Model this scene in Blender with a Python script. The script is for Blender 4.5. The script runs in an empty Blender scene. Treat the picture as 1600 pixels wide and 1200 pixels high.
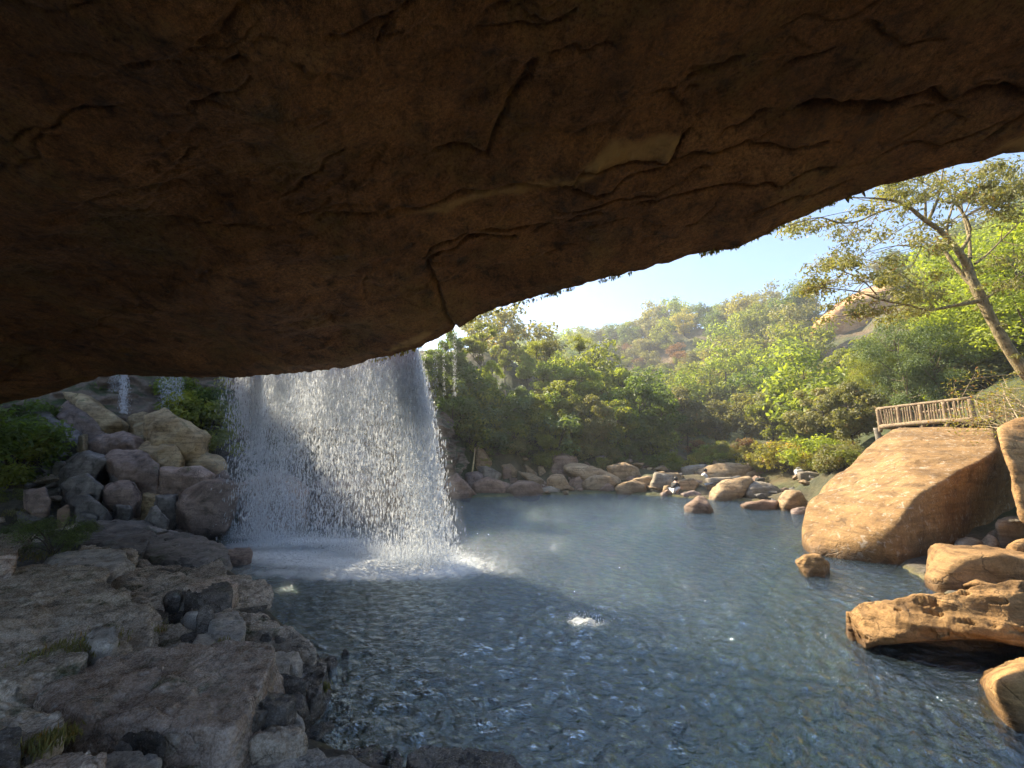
import bpy, bmesh, math, random
import numpy as np
from mathutils import Vector, Matrix

sc = bpy.context.scene
R = math.radians
# ------------------------------------------------------------------ camera, sky, sun, exposure
PITCH = R(9.0); CAMZ = 2.6; F = 603.0
cam_d = bpy.data.cameras.new('camera'); cam = bpy.data.objects.new('camera', cam_d)
sc.collection.objects.link(cam); sc.camera = cam
cam.location = (0, 0, CAMZ); cam.rotation_euler = (R(90) + PITCH, 0, 0)
cam_d.sensor_fit = 'HORIZONTAL'; cam_d.sensor_width = 36.0; cam_d.lens = 36.0 * F / 1600.0
cam_d.clip_start = 0.05; cam_d.clip_end = 3000
SUN_AZ = R(-49)      # measured from +Y, negative = to the left
SUN_EL = R(42)
sun_dir = Vector((math.sin(SUN_AZ) * math.cos(SUN_EL), math.cos(SUN_AZ) * math.cos(SUN_EL), math.sin(SUN_EL)))
w = bpy.data.worlds.new('World'); sc.world = w; w.use_nodes = True
nt = w.node_tree; nt.nodes.clear()
sky = nt.nodes.new('ShaderNodeTexSky'); sky.sky_type = 'NISHITA'; sky.sun_disc = False
sky.sun_elevation = SUN_EL; sky.sun_rotation = SUN_AZ
sky.air_density = 1.0; sky.dust_density = 0.8; sky.ozone_density = 2.2; sky.altitude = 200
bg = nt.nodes.new('ShaderNodeBackground'); bg.inputs[1].default_value = 0.072
wo = nt.nodes.new('ShaderNodeOutputWorld')
nt.links.new(sky.outputs[0], bg.inputs[0]); nt.links.new(bg.outputs[0], wo.inputs[0])
sd = bpy.data.lights.new('sun', 'SUN'); so = bpy.data.objects.new('sun', sd); sc.collection.objects.link(so)
sd.energy = 3.2; sd.angle = R(0.5); sd.color = (1.0, 0.87, 0.64)
so.rotation_euler = sun_dir.to_track_quat('Z', 'Y').to_euler(); so.location = (-20, 15, 30)
sc.view_settings.view_transform = 'Standard'; sc.view_settings.look = 'None'
sc.view_settings.exposure = 2.4; sc.view_settings.gamma = 1.0
cy = sc.cycles
cy.max_bounces = 14; cy.diffuse_bounces = 7; cy.glossy_bounces = 3; cy.transmission_bounces = 5
cy.transparent_max_bounces = 32; cy.volume_bounces = 0; cy.caustics_reflective = False; cy.caustics_refractive = False
cy.sample_clamp_indirect = 6.0; cy.use_denoising = True; cy.use_adaptive_sampling = True
cy.volume_step_rate = 4.0; cy.adaptive_threshold = 0.02

# ------------------------------------------------------------------ projection helpers (lay-out in metres from photo bearings)
def ray(px, py):
    u = (px - 800) / F; v = (600 - py) / F
    return np.array([u, math.cos(PITCH) - v * math.sin(PITCH), math.sin(PITCH) + v * math.cos(PITCH)])
def atY(px, py, Y):
    d = ray(px, py); t = Y / d[1]
    return np.array([d[0] * t, Y, CAMZ + d[2] * t])
def atz(px, py, z):
    d = ray(px, py); t = (z - CAMZ) / d[2]
    return np.array([d[0] * t, d[1] * t, z])

# ------------------------------------------------------------------ numpy noise
def _h(ix, iy, iz, seed):
    with np.errstate(over='ignore'):
        n = (ix.astype(np.int64) * 374761393 + iy.astype(np.int64) * 668265263 + iz.astype(np.int64) * 2147483647 * 3 + seed * 974711) & 0xffffffff
        n = ((n ^ (n >> 13)) * 1274126177) & 0xffffffff
        n = (n ^ (n >> 16)) & 0xffffff
    return n / float(0xffffff) * 2 - 1
def vnoise(p, seed=0):
    f = np.floor(p); r = p - f; i = f.astype(np.int64)
    u = r * r * r * (r * (r * 6 - 15) + 10)
    x, y, z = i[:, 0], i[:, 1], i[:, 2]; ux, uy, uz = u[:, 0], u[:, 1], u[:, 2]
    def L(a, b, t): return a + (b - a) * t
    c = [[[_h(x + a, y + b, z + d, seed) for d in (0, 1)] for b in (0, 1)] for a in (0, 1)]
    return L(L(L(c[0][0][0], c[1][0][0], ux), L(c[0][1][0], c[1][1][0], ux), uy),
             L(L(c[0][0][1], c[1][0][1], ux), L(c[0][1][1], c[1][1][1], ux), uy), uz)
def fbm(p, oct=4, seed=0, gain=0.5):
    p = np.asarray(p, float); s = np.zeros(len(p)); a = 1.0; q = p.copy()
    for k in range(oct):
        s += a * vnoise(q, seed + k * 17); a *= gain; q = q * 2.03 + 11.3
    return s
def sstep(a, b, x):
    t = np.clip((x - a) / (b - a), 0, 1); return t * t * (3 - 2 * t)

# ------------------------------------------------------------------ object helpers
def mesh_np(name, V, faces, smooth=True):
    """faces: ndarray (n,k) or list of ndarrays"""
    me = bpy.data.meshes.new(name)
    V = np.asarray(V, np.float32)
    fl = faces if isinstance(faces, list) else [faces]
    fl = [np.asarray(f, np.int32) for f in fl if len(f)]
    me.vertices.add(len(V)); me.vertices.foreach_set('co', V.ravel())
    nl = sum(f.size for f in fl); nf = sum(len(f) for f in fl)
    me.loops.add(nl); me.polygons.add(nf)
    me.loops.foreach_set('vertex_index', np.concatenate([f.ravel() for f in fl]))
    tot = np.concatenate([np.full(len(f), f.shape[1], np.int32) for f in fl])
    st = np.concatenate([[0], np.cumsum(tot)[:-1]]).astype(np.int32)
    me.polygons.foreach_set('loop_start', st)
    me.polygons.foreach_set('use_smooth', np.full(nf, smooth, bool))
    me.update(calc_edges=True); me.validate()
    return me
def add_attr(me, name, vals):
    a = me.attributes.new(name, 'FLOAT', 'POINT'); a.data.foreach_set('value', np.asarray(vals, np.float32))
def link(name, me, mat=None, parent=None, loc=None):
    o = bpy.data.objects.new(name, me); sc.collection.objects.link(o)
    if mat is not None:
        me.materials.clear(); me.materials.append(mat)
    if parent is not None: o.parent = parent
    if loc is not None: o.location = loc
    return o
def tag(o, label=None, cat=None, group=None, kind=None):
    if label: o['label'] = label
    if cat: o['category'] = cat
    if group: o['group'] = group
    if kind: o['kind'] = kind
    return o
def empty(name, loc=(0, 0, 0), rz=0.0):
    e = bpy.data.objects.new(name, None); sc.collection.objects.link(e)
    e.location = loc; e.rotation_euler = (0, 0, rz); e.empty_display_size = 0.3
    return e
def children(o, reg={}):
    return [c for c in reg.get(o, [])]
def copy_tree(root, kids, loc, rz, scale):
    r = root.copy(); sc.collection.objects.link(r)
    r.location = loc; r.rotation_euler = (0, 0, rz); r.scale = scale
    for k in kids:
        c = k.copy(); sc.collection.objects.link(c); c.parent = r
    return r

# ------------------------------------------------------------------ materials
def newmat(name):
    m = bpy.data.materials.new(name); m.use_nodes = True; m.node_tree.nodes.clear(); return m
class NT:
    def __init__(s, m): s.t = m.node_tree
    def n(s, typ, **kw):
        nd = s.t.nodes.new(typ)
        for k, v in kw.items(): setattr(nd, k, v)
        return nd
    def l(s, a, b): s.t.links.new(a, b)
    def sock(s, nd, i, val):
        if isinstance(val, (int, float, tuple, list)): nd.inputs[i].default_value = val
        else: s.l(val, nd.inputs[i])
    def math(s, op, a, b=None, c=None, clamp=False):
        nd = s.n('ShaderNodeMath', operation=op); nd.use_clamp = clamp
        s.sock(nd, 0, a)
        if b is not None: s.sock(nd, 1, b)
        if c is not None: s.sock(nd, 2, c)
        return nd.outputs[0]
    def mix(s, f, a, b, bt='MIX'):
        nd = s.n('ShaderNodeMix', data_type='RGBA', blend_type=bt)
        s.sock(nd, 0, f)
        for i, v in ((6, a), (7, b)):
            if isinstance(v, tuple) and len(v) == 3: v = v + (1,)
            s.sock(nd, i, v)
        return nd.outputs[2]
    def ramp(s, f, stops, interp='LINEAR'):
        nd = s.n('ShaderNodeValToRGB'); cr = nd.color_ramp; cr.interpolation = interp
        while len(cr.elements) < len(stops): cr.elements.new(0.5)
        for e, (p, c) in zip(cr.elements, stops):
            e.position = p; e.color = (c if isinstance(c, tuple) else (c, c, c)) + (1,)
        s.l(f, nd.inputs[0]); return nd.outputs[0]
    def noise(s, vec, scale, detail=4, rough=0.55, dist=0.0):
        nd = s.n('ShaderNodeTexNoise'); s.l(vec, nd.inputs['Vector'])
        nd.inputs['Scale'].default_value = scale; nd.inputs['Detail'].default_value = detail
        nd.inputs['Roughness'].default_value = rough; nd.inputs['Distortion'].default_value = dist
        return nd.outputs[0]
    def mapv(s, vec, scale=(1, 1, 1), rot=(0, 0, 0), loc=(0, 0, 0)):
        nd = s.n('ShaderNodeMapping'); s.l(vec, nd.inputs[0])
        nd.inputs['Scale'].default_value = scale; nd.inputs['Rotation'].default_value = rot
        nd.inputs['Location'].default_value = loc
        return nd.outputs[0]
    def bump(s, h, strength, dist, prev=None):
        nd = s.n('ShaderNodeBump'); nd.inputs['Strength'].default_value = strength
        nd.inputs['Distance'].default_value = dist; s.l(h, nd.inputs['Height'])
        if prev is not None: s.l(prev, nd.inputs['Normal'])
        return nd.outputs[0]

def rock_mat(name, c1, c2, c3, glow_pale=None, stain=(0.02, 0.017, 0.014), stain_amt=0.5, moss=0.0, moss_col=(0.05, 0.075, 0.015),
             rough=0.75, size=1.0, speck=0.35, strata=0.4, strata_rot=(0, 0, 0), bump=1.0, crack=0.35, wet=0.0, pale=0.0):
    m = newmat(name); g = NT(m)
    geo = g.n('ShaderNodeNewGeometry'); pos = geo.outputs['Position']
    oi = g.n('ShaderNodeObjectInfo')
    rnd = oi.outputs['Random']
    # shift per object so neighbouring rocks do not continue each other's pattern
    off = g.n('ShaderNodeCombineXYZ'); g.sock(off, 0, g.math('MULTIPLY', rnd, 37.0)); g.sock(off, 1, g.math('MULTIPLY', rnd, 91.0)); g.sock(off, 2, g.math('MULTIPLY', rnd, 11.0))
    va = g.n('ShaderNodeVectorMath', operation='ADD'); g.l(pos, va.inputs[0]); g.l(off.outputs[0], va.inputs[1])
    p = va.outputs[0]
    big = g.noise(p, 0.9 / size, 6, 0.6, 0.6)
    mid = g.noise(p, 4.5 / size, 8, 0.65, 0.4)
    fine = g.noise(p, 28 / size, 6, 0.7)
    grit = g.noise(p, 120 / size, 3, 0.7)
    sp = g.mapv(p, (1.0, 1.0, 9.0), strata_rot)
    st = g.noise(sp, 1.1 / size, 7, 0.6, 0.3)
    col = g.ramp(big, [(0.30, c1), (0.5, c2), (0.68, c3)])
    col = g.mix(g.math('MULTIPLY', g.ramp(mid, [(0.38, 0.0), (0.66, 1.0)]), 0.55), col, c3)
    col = g.mix(g.math('MULTIPLY', g.ramp(st, [(0.40, 1.0), (0.52, 0.0)]), strata), col, tuple(x * 0.35 for x in c1))
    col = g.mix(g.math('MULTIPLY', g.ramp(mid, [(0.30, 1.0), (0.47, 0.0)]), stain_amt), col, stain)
    col = g.mix(speck, col, g.ramp(fine, [(0.32, 0.25), (0.5, 0.9), (0.7, 1.5)]), 'MULTIPLY')
    col = g.mix(speck * 0.8, col, g.ramp(grit, [(0.35, 0.45), (0.5, 1.0), (0.66, 1.6)]), 'MULTIPLY')
    vo = g.n('ShaderNodeTexVoronoi', feature='DISTANCE_TO_EDGE'); vo.inputs['Scale'].default_value = 0.9 / size
    wv = g.n('ShaderNodeVectorMath', operation='ADD'); g.l(p, wv.inputs[0])
    nv = g.n('ShaderNodeTexNoise'); nv.inputs['Scale'].default_value = 1.8 / size; nv.inputs['Detail'].default_value = 6; g.l(p, nv.inputs['Vector'])
    sc_ = g.n('ShaderNodeVectorMath', operation='SCALE'); g.l(nv.outputs['Color'], sc_.inputs[0]); sc_.inputs['Scale'].default_value = 1.3 * size
    g.l(sc_.outputs[0], wv.inputs[1]); g.l(wv.outputs[0], vo.inputs['Vector'])
    ck = g.ramp(vo.outputs['Distance'], [(0.0, 0.0), (0.022, 1.0)])
    cmask = g.ramp(big, [(0.44, 0.0), (0.52, 1.0)])
    ckm = g.math('SUBTRACT', 1.0, g.math('MULTIPLY', g.math('SUBTRACT', 1.0, ck), g.math('MULTIPLY', cmask, crack)))
    col = g.mix(1.0, col, ckm, 'MULTIPLY')
    sepn = g.n('ShaderNodeSeparateXYZ'); g.l(geo.outputs['Normal'], sepn.inputs[0])
    if pale > 0:
        pm = g.math('MULTIPLY', g.ramp(g.noise(p, 9 / size, 8, 0.75, 0.8), [(0.56, 0.0), (0.62, 1.0)]), pale)
        col = g.mix(pm, col, (0.46, 0.43, 0.36))
    if moss > 0:
        mm = g.math('MULTIPLY', g.ramp(g.noise(p, 1.6 / size, 8, 0.7, 0.5), [(0.60 - 0.22 * moss, 0.0), (0.70 - 0.18 * moss, 1.0)]),
                    g.ramp(sepn.outputs[2], [(0.25, 0.0), (0.6, 1.0)]))
        mm = g.math('MULTIPLY', mm, g.ramp(fine, [(0.35, 0.4), (0.5, 1.0)]))
        col = g.mix(mm, col, g.mix(g.ramp(fine, [(0.4, 0.0), (0.6, 1.0)]), tuple(x * 0.5 for x in moss_col), moss_col))
    if glow_pale:
        fa = g.n('ShaderNodeAttribute', attribute_name='glow_pale')  # mask of the golden glow put into the rock colour, and pale lip patches
        col = g.mix(g.math('MULTIPLY', fa.outputs['Fac'], g.ramp(mid, [(0.3, 0.35), (0.55, 0.95)])), col, glow_pale)
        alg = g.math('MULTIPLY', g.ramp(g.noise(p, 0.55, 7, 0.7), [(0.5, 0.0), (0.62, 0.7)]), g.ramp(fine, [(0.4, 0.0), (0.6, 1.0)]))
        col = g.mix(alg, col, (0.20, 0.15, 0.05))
    hv = g.math('MULTIPLY_ADD', rnd, 0.45, 0.78)
    cc = g.n('ShaderNodeCombineXYZ'); [g.sock(cc, i, hv) for i in range(3)]
    col = g.mix(1.0, col, cc.outputs[0], 'MULTIPLY')
    bs = g.n('ShaderNodeBsdfPrincipled')
    if wet > 0:   # wet film close to the water line
        sepp = g.n('ShaderNodeSeparateXYZ'); g.l(pos, sepp.inputs[0])
        wz = g.math('ADD', sepp.outputs[2], g.math('MULTIPLY', mid, -0.12))
        wm = g.math('MULTIPLY', g.ramp(wz, [(0.02, 1.0), (0.20, 0.0)]), wet)
        col = g.mix(wm, col, g.mix(1.0, col, (0.42, 0.38, 0.34), 'MULTIPLY'))
        g.sock(bs, 'Roughness', g.math('SUBTRACT', rough, g.math('MULTIPLY', wm, 0.4)))
    else:
        g.sock(bs, 'Roughness', g.math('ADD', rough - 0.12, g.math('MULTIPLY', fine, 0.24)))
    g.l(col, bs.inputs['Base Color'])
    bs.inputs['Specular IOR Level'].default_value = 0.9 if rough < .3 else 0.4
    b = g.bump(mid, 0.55 * bump, 0.10 * size)
    b = g.bump(st, 0.35 * bump * (0.3 + strata), 0.08 * size, b)
    b = g.bump(ckm, 0.6 * bump, 0.05 * size, b)
    b = g.bump(fine, 0.5 * bump, 0.022 * size, b)
    b = g.bump(grit, 0.4 * bump, 0.006 * size, b)
    g.l(b, bs.inputs['Normal'])
    o = g.n('ShaderNodeOutputMaterial'); g.l(bs.outputs[0], o.inputs[0])
    return m

M = {}
M['shore'] = rock_mat('shore_rock', (0.24, 0.18, 0.125), (0.42, 0.335, 0.245), (0.56, 0.47, 0.37), stain_amt=0.55, moss=0.3, rough=0.27, size=0.5, speck=0.5, strata=0.45, bump=1.1, crack=0.5, pale=0.55, moss_col=(0.045, 0.06, 0.014))
M['shore_red'] = rock_mat('shore_rock_reddish', (0.20, 0.125, 0.08), (0.38, 0.27, 0.195), (0.56, 0.44, 0.35), stain_amt=0.5, moss=0.15, rough=0.27, size=0.45, speck=0.5, strata=0.4, bump=1.1, crack=0.4, pale=0.6)
M['shore_dark'] = rock_mat('shore_rock_wet', (0.04, 0.034, 0.028), (0.11, 0.09, 0.075), (0.26, 0.225, 0.19), stain_amt=0.6, moss=0.10, rough=0.25, size=0.4, speck=0.8, strata=0.4, bump=2.2)
M['shore_grey'] = rock_mat('shore_rock_grey', (0.20, 0.175, 0.145), (0.38, 0.335, 0.285), (0.54, 0.49, 0.43), stain_amt=0.65, moss=0.05, rough=0.38, size=0.4, speck=0.8, strata=0.3, bump=1.3, pale=0.5)
M['pile_purple'] = rock_mat('boulder_purple', (0.07, 0.048, 0.04), (0.18, 0.125, 0.10), (0.34, 0.255, 0.21), stain_amt=0.5, moss=0.06, rough=0.55, size=0.8, speck=0.45, strata=0.25, strata_rot=(0.4, 0.5, 0))
M['pile_dark'] = rock_mat('boulder_dark', (0.05, 0.045, 0.042), (0.13, 0.115, 0.105), (0.27, 0.25, 0.23), stain_amt=0.6, moss=0.15, rough=0.45, size=0.7, speck=0.45, strata=0.3)
M['pile_yellow'] = rock_mat('boulder_ochre', (0.12, 0.08, 0.035), (0.28, 0.20, 0.105), (0.42, 0.33, 0.19), stain_amt=0.5, moss=0.3, rough=0.7, size=0.8, speck=0.4, strata=0.4, strata_rot=(0.2, 0.6, 0))
M['far_pink'] = rock_mat('bank_rock_pink', (0.12, 0.07, 0.045), (0.21, 0.135, 0.09), (0.31, 0.215, 0.15), stain_amt=0.35, rough=0.8, size=1.2, speck=0.3, strata=0.3, wet=0.8)
M['far_tan'] = rock_mat('bank_rock_tan', (0.16, 0.095, 0.045), (0.27, 0.18, 0.095), (0.38, 0.275, 0.16), stain_amt=0.3, rough=0.85, size=1.2, speck=0.3, strata=0.4, wet=0.8, crack=0.5)
M['far_grey'] = rock_mat('bank_rock_grey', (0.11, 0.085, 0.06), (0.22, 0.18, 0.13), (0.34, 0.29, 0.22), stain_amt=0.4, rough=0.8, size=1.2, speck=0.3, strata=0.4, wet=0.8)
M['sand_big'] = rock_mat('sandstone_slab', (0.15, 0.078, 0.026), (0.23, 0.13, 0.048), (0.31, 0.19, 0.08), stain_amt=0.5, rough=0.85, size=1.5, speck=0.4, strata=0.35, strata_rot=(0.5, -0.4, 0.2), wet=0.9, pale=0.45, crack=0.3)
M['sand'] = rock_mat('sandstone', (0.17, 0.088, 0.03), (0.27, 0.15, 0.056), (0.36, 0.22, 0.095), stain_amt=0.4, rough=0.85, size=1.0, speck=0.4, strata=0.5, strata_rot=(0.12, 0.2, 0), wet=0.9, crack=0.4)
M['cliff_orange'] = rock_mat('cliff_orange', (0.42, 0.17, 0.06), (0.60, 0.30, 0.12), (0.70, 0.46, 0.24), stain_amt=0.2, rough=0.9, size=6, speck=0.3, strata=0.5)
M['ceil'] = rock_mat('overhang_sandstone', (0.075, 0.033, 0.015), (0.20, 0.090, 0.034), (0.38, 0.19, 0.072), glow_pale=(0.50, 0.32, 0.13), stain=(0.022, 0.013, 0.009), stain_amt=0.85, rough=0.8, size=1.2, speck=0.9, strata=0.12, bump=1.3, crack=0.0)
M['wall'] = rock_mat('cliff_dark', (0.07, 0.055, 0.04), (0.18, 0.135, 0.10), (0.30, 0.23, 0.17), stain_amt=0.6, moss=0.9, rough=0.7, size=1.6, speck=0.4, strata=0.4)
M['bed'] = rock_mat('pool_bed', (0.10, 0.085, 0.03), (0.20, 0.165, 0.06), (0.32, 0.26, 0.11), stain_amt=0.4, rough=0.9, size=1.2, speck=0.3, strata=0.1)

def ground_mat():
    m = newmat('ground_cover'); g = NT(m)
    geo = g.n('ShaderNodeNewGeometry'); p = geo.outputs['Position']
    n1 = g.noise(p, 0.12, 6, 0.6); n2 = g.noise(p, 1.6, 8, 0.7); n3 = g.noise(p, 9, 6, 0.7)
    green = g.ramp(n2, [(0.3, (0.018, 0.026, 0.008)), (0.5, (0.05, 0.062, 0.018)), (0.7, (0.10, 0.105, 0.035))])
    dry = g.ramp(n2, [(0.3, (0.06, 0.035, 0.018)), (0.55, (0.15, 0.095, 0.05)), (0.75, (0.24, 0.17, 0.10))])
    col = g.mix(g.ramp(n1, [(0.48, 0.0), (0.62, 0.8)]), green, dry)
    at = g.n('ShaderNodeAttribute', attribute_name='rocky')
    rk = g.ramp(n3, [(0.3, (0.03, 0.027, 0.022)), (0.5, (0.09, 0.078, 0.062)), (0.7, (0.17, 0.145, 0.115))])
    col = g.mix(at.outputs['Fac'], col, rk)
    at2 = g.n('ShaderNodeAttribute', attribute_name='under')
    bd = g.ramp(n2, [(0.3, (0.12, 0.11, 0.03)), (0.5, (0.27, 0.24, 0.07)), (0.7, (0.42, 0.35, 0.13))])
    col = g.mix(at2.outputs['Fac'], col, bd)
    bs = g.n('ShaderNodeBsdfPrincipled'); g.l(col, bs.inputs['Base Color']); bs.inputs['Roughness'].default_value = 0.9
    b = g.bump(n2, 0.8, 0.25); b = g.bump(n3, 0.8, 0.06, b); g.l(b, bs.inputs['Normal'])
    o = g.n('ShaderNodeOutputMaterial'); g.l(bs.outputs[0], o.inputs[0]); return m
M['ground'] = ground_mat()

def leaf_mat(name, dark, light, trans=0.45, tint=(1.0, 1.0, 0.35), autumn=None):
    m = newmat(name); g = NT(m)
    at = g.n('ShaderNodeAttribute', attribute_name='var'); oi = g.n('ShaderNodeObjectInfo')
    f = g.math('ADD', g.math('MULTIPLY', at.outputs['Fac'], 0.75), g.math('MULTIPLY', oi.outputs['Random'], 0.35), clamp=True)
    col = g.ramp(f, [(0.05, dark), (0.95, light)])
    if autumn: col = g.mix(g.ramp(at.outputs['Fac'], [(0.86, 0.0), (0.95, 1.0)]), col, autumn)
    df = g.n('ShaderNodeBsdfPrincipled'); g.l(col, df.inputs['Base Color']); df.inputs['Roughness'].default_value = 0.5
    df.inputs['Specular IOR Level'].default_value = 0.35
    tr = g.n('ShaderNodeBsdfTranslucent'); tc = g.mix(1.0, col, tuple(2.4 * t for t in tint), 'MULTIPLY'); g.l(tc, tr.inputs[0])
    mx = g.n('ShaderNodeMixShader'); mx.inputs[0].default_value = trans; g.l(df.outputs[0], mx.inputs[1]); g.l(tr.outputs[0], mx.inputs[2])
    o = g.n('ShaderNodeOutputMaterial'); g.l(mx.outputs[0], o.inputs[0]); return m
M['leaf_dark'] = leaf_mat('leaves_dark', (0.04, 0.06, 0.015), (0.12, 0.165, 0.04), 0.45)
M['leaf_mid'] = leaf_mat('leaves_mid', (0.07, 0.088, 0.017), (0.22, 0.23, 0.045), 0.45)
M['leaf_bright'] = leaf_mat('leaves_bright', (0.09, 0.125, 0.022), (0.26, 0.29, 0.055), 0.5)
M['leaf_olive'] = leaf_mat('leaves_olive', (0.08, 0.085, 0.03), (0.24, 0.22, 0.09), 0.35, autumn=(0.22, 0.13, 0.04))
M['leaf_yellow'] = leaf_mat('leaves_yellow', (0.13, 0.13, 0.025), (0.34, 0.29, 0.06), 0.4, autumn=(0.30, 0.14, 0.04))
M['leaf_rust'] = leaf_mat('leaves_rust', (0.09, 0.045, 0.02), (0.24, 0.12, 0.05), 0.3)
M['leaf_gloss'] = leaf_mat('leaves_gloss', (0.04, 0.065, 0.022), (0.16, 0.20, 0.08), 0.35)

def simple_mat(name, c1, c2, scale, rough=0.8, stretch=(1, 1, 1), bmp=0.5, bd=0.02):
    m = newmat(name); g = NT(m); geo = g.n('ShaderNodeNewGeometry'); p = g.mapv(geo.outputs['Position'], stretch)
    n = g.noise(p, scale, 7, 0.65, 0.3); col = g.ramp(n, [(0.32, c1), (0.66, c2)])
    bs = g.n('ShaderNodeBsdfPrincipled'); g.l(col, bs.inputs['Base Color']); bs.inputs['Roughness'].default_value = rough
    b = g.bump(n, bmp, bd); g.l(b, bs.inputs['Normal'])
    o = g.n('ShaderNodeOutputMaterial'); g.l(bs.outputs[0], o.inputs[0]); return m
M['bark'] = simple_mat('bark', (0.07, 0.05, 0.03), (0.24, 0.19, 0.12), 9, 0.9, (1, 1, 0.35), 0.8, 0.03)
M['bark_dark'] = simple_mat('bark_dark', (0.025, 0.02, 0.014), (0.09, 0.07, 0.05), 9, 0.9, (1, 1, 0.35))
M['bark_near'] = simple_mat('bark_pale', (0.06, 0.05, 0.02), (0.34, 0.26, 0.13), 11, 0.85, (1, 1, 0.5), 1.0, 0.05)
M['wood'] = simple_mat('weathered_wood', (0.13, 0.085, 0.05), (0.34, 0.25, 0.15), 14, 0.85, (1, 1, 1), 0.6, 0.01)
M['wood_dark'] = simple_mat('weathered_wood_dark', (0.07, 0.05, 0.035), (0.19, 0.14, 0.095), 14, 0.85)
M['bamboo'] = simple_mat('dry_bamboo', (0.30, 0.21, 0.09), (0.50, 0.38, 0.18), 6, 0.5)
M['twig'] = simple_mat('dry_twigs', (0.22, 0.16, 0.09), (0.45, 0.36, 0.22), 12, 0.8)
M['concrete'] = simple_mat('concrete', (0.13, 0.11, 0.085), (0.28, 0.25, 0.2), 8, 0.9)

def water_mat():
    m = newmat('pool_water'); g = NT(m)
    geo = g.n('ShaderNodeNewGeometry'); p = geo.outputs['Position']
    # ripples: stretched cross-wise, distorted
    r1 = g.noise(g.mapv(p, (1.0, 1.5, 1), (0, 0, 0.25)), 7.0, 4, 0.55, 0.35)
    r2 = g.noise(g.mapv(p, (1.0, 1.3, 1), (0, 0, -0.4)), 17, 4, 0.6, 0.3)
    r3 = g.noise(p, 1.1, 3, 0.5, 0.4)
    b = g.bump(r3, 0.25, 0.05); b = g.bump(r1, 1.0, 0.10, b); b = g.bump(r2, 1.0, 0.03, b)
    fr = g.n('ShaderNodeFresnel'); fr.inputs['IOR'].default_value = 2.8; g.l(b, fr.inputs['Normal'])
    gl = g.n('ShaderNodeBsdfGlossy'); gl.inputs['Roughness'].default_value = 0.05; g.l(b, gl.inputs['Normal'])
    gl.inputs['Color'].default_value = (0.84, 0.96, 1.0, 1)
    tr = g.n('ShaderNodeBsdfTransparent'); tr.inputs[0].default_value = (0.86, 0.93, 0.92, 1)
    mx = g.n('ShaderNodeMixShader'); g.l(fr.outputs[0], mx.inputs[0]); g.l(tr.outputs[0], mx.inputs[1]); g.l(gl.outputs[0], mx.inputs[2])
    fa = g.n('ShaderNodeAttribute', attribute_name='foam')
    fn = g.noise(p, 5, 8, 0.75, 1.2)
    fm = g.math('MULTIPLY', fa.outputs['Fac'], g.ramp(g.math('ADD', fn, g.math('MULTIPLY', fa.outputs['Fac'], 0.35)), [(0.38, 0.0), (0.62, 1.0)]), clamp=True)
    fd = g.n('ShaderNodeBsdfDiffuse'); fd.inputs[0].default_value = (0.82, 0.85, 0.87, 1); g.l(b, fd.inputs['Normal'])
    tb = g.n('ShaderNodeBsdfDiffuse'); tb.inputs[0].default_value = (0.20, 0.30, 0.30, 1)   # fine bubbles and silt stirred up by the fall
    mt = g.n('ShaderNodeMixShader'); mt.inputs[0].default_value = 0.035; g.l(tr.outputs[0], mt.inputs[1]); g.l(tb.outputs[0], mt.inputs[2])
    g.l(mt.outputs[0], mx.inputs[1])
    m2 = g.n('ShaderNodeMixShader'); g.l(fm, m2.inputs[0]); g.l(mx.outputs[0], m2.inputs[1]); g.l(fd.outputs[0], m2.inputs[2])
    va = g.n('ShaderNodeVolumeAbsorption'); va.inputs['Color'].default_value = (0.12, 0.58, 0.50, 1); va.inputs['Density'].default_value = 0.34
    o = g.n('ShaderNodeOutputMaterial'); g.l(m2.outputs[0], o.inputs[0]); g.l(va.outputs[0], o.inputs[1])
    return m
M['water'] = water_mat()

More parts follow.
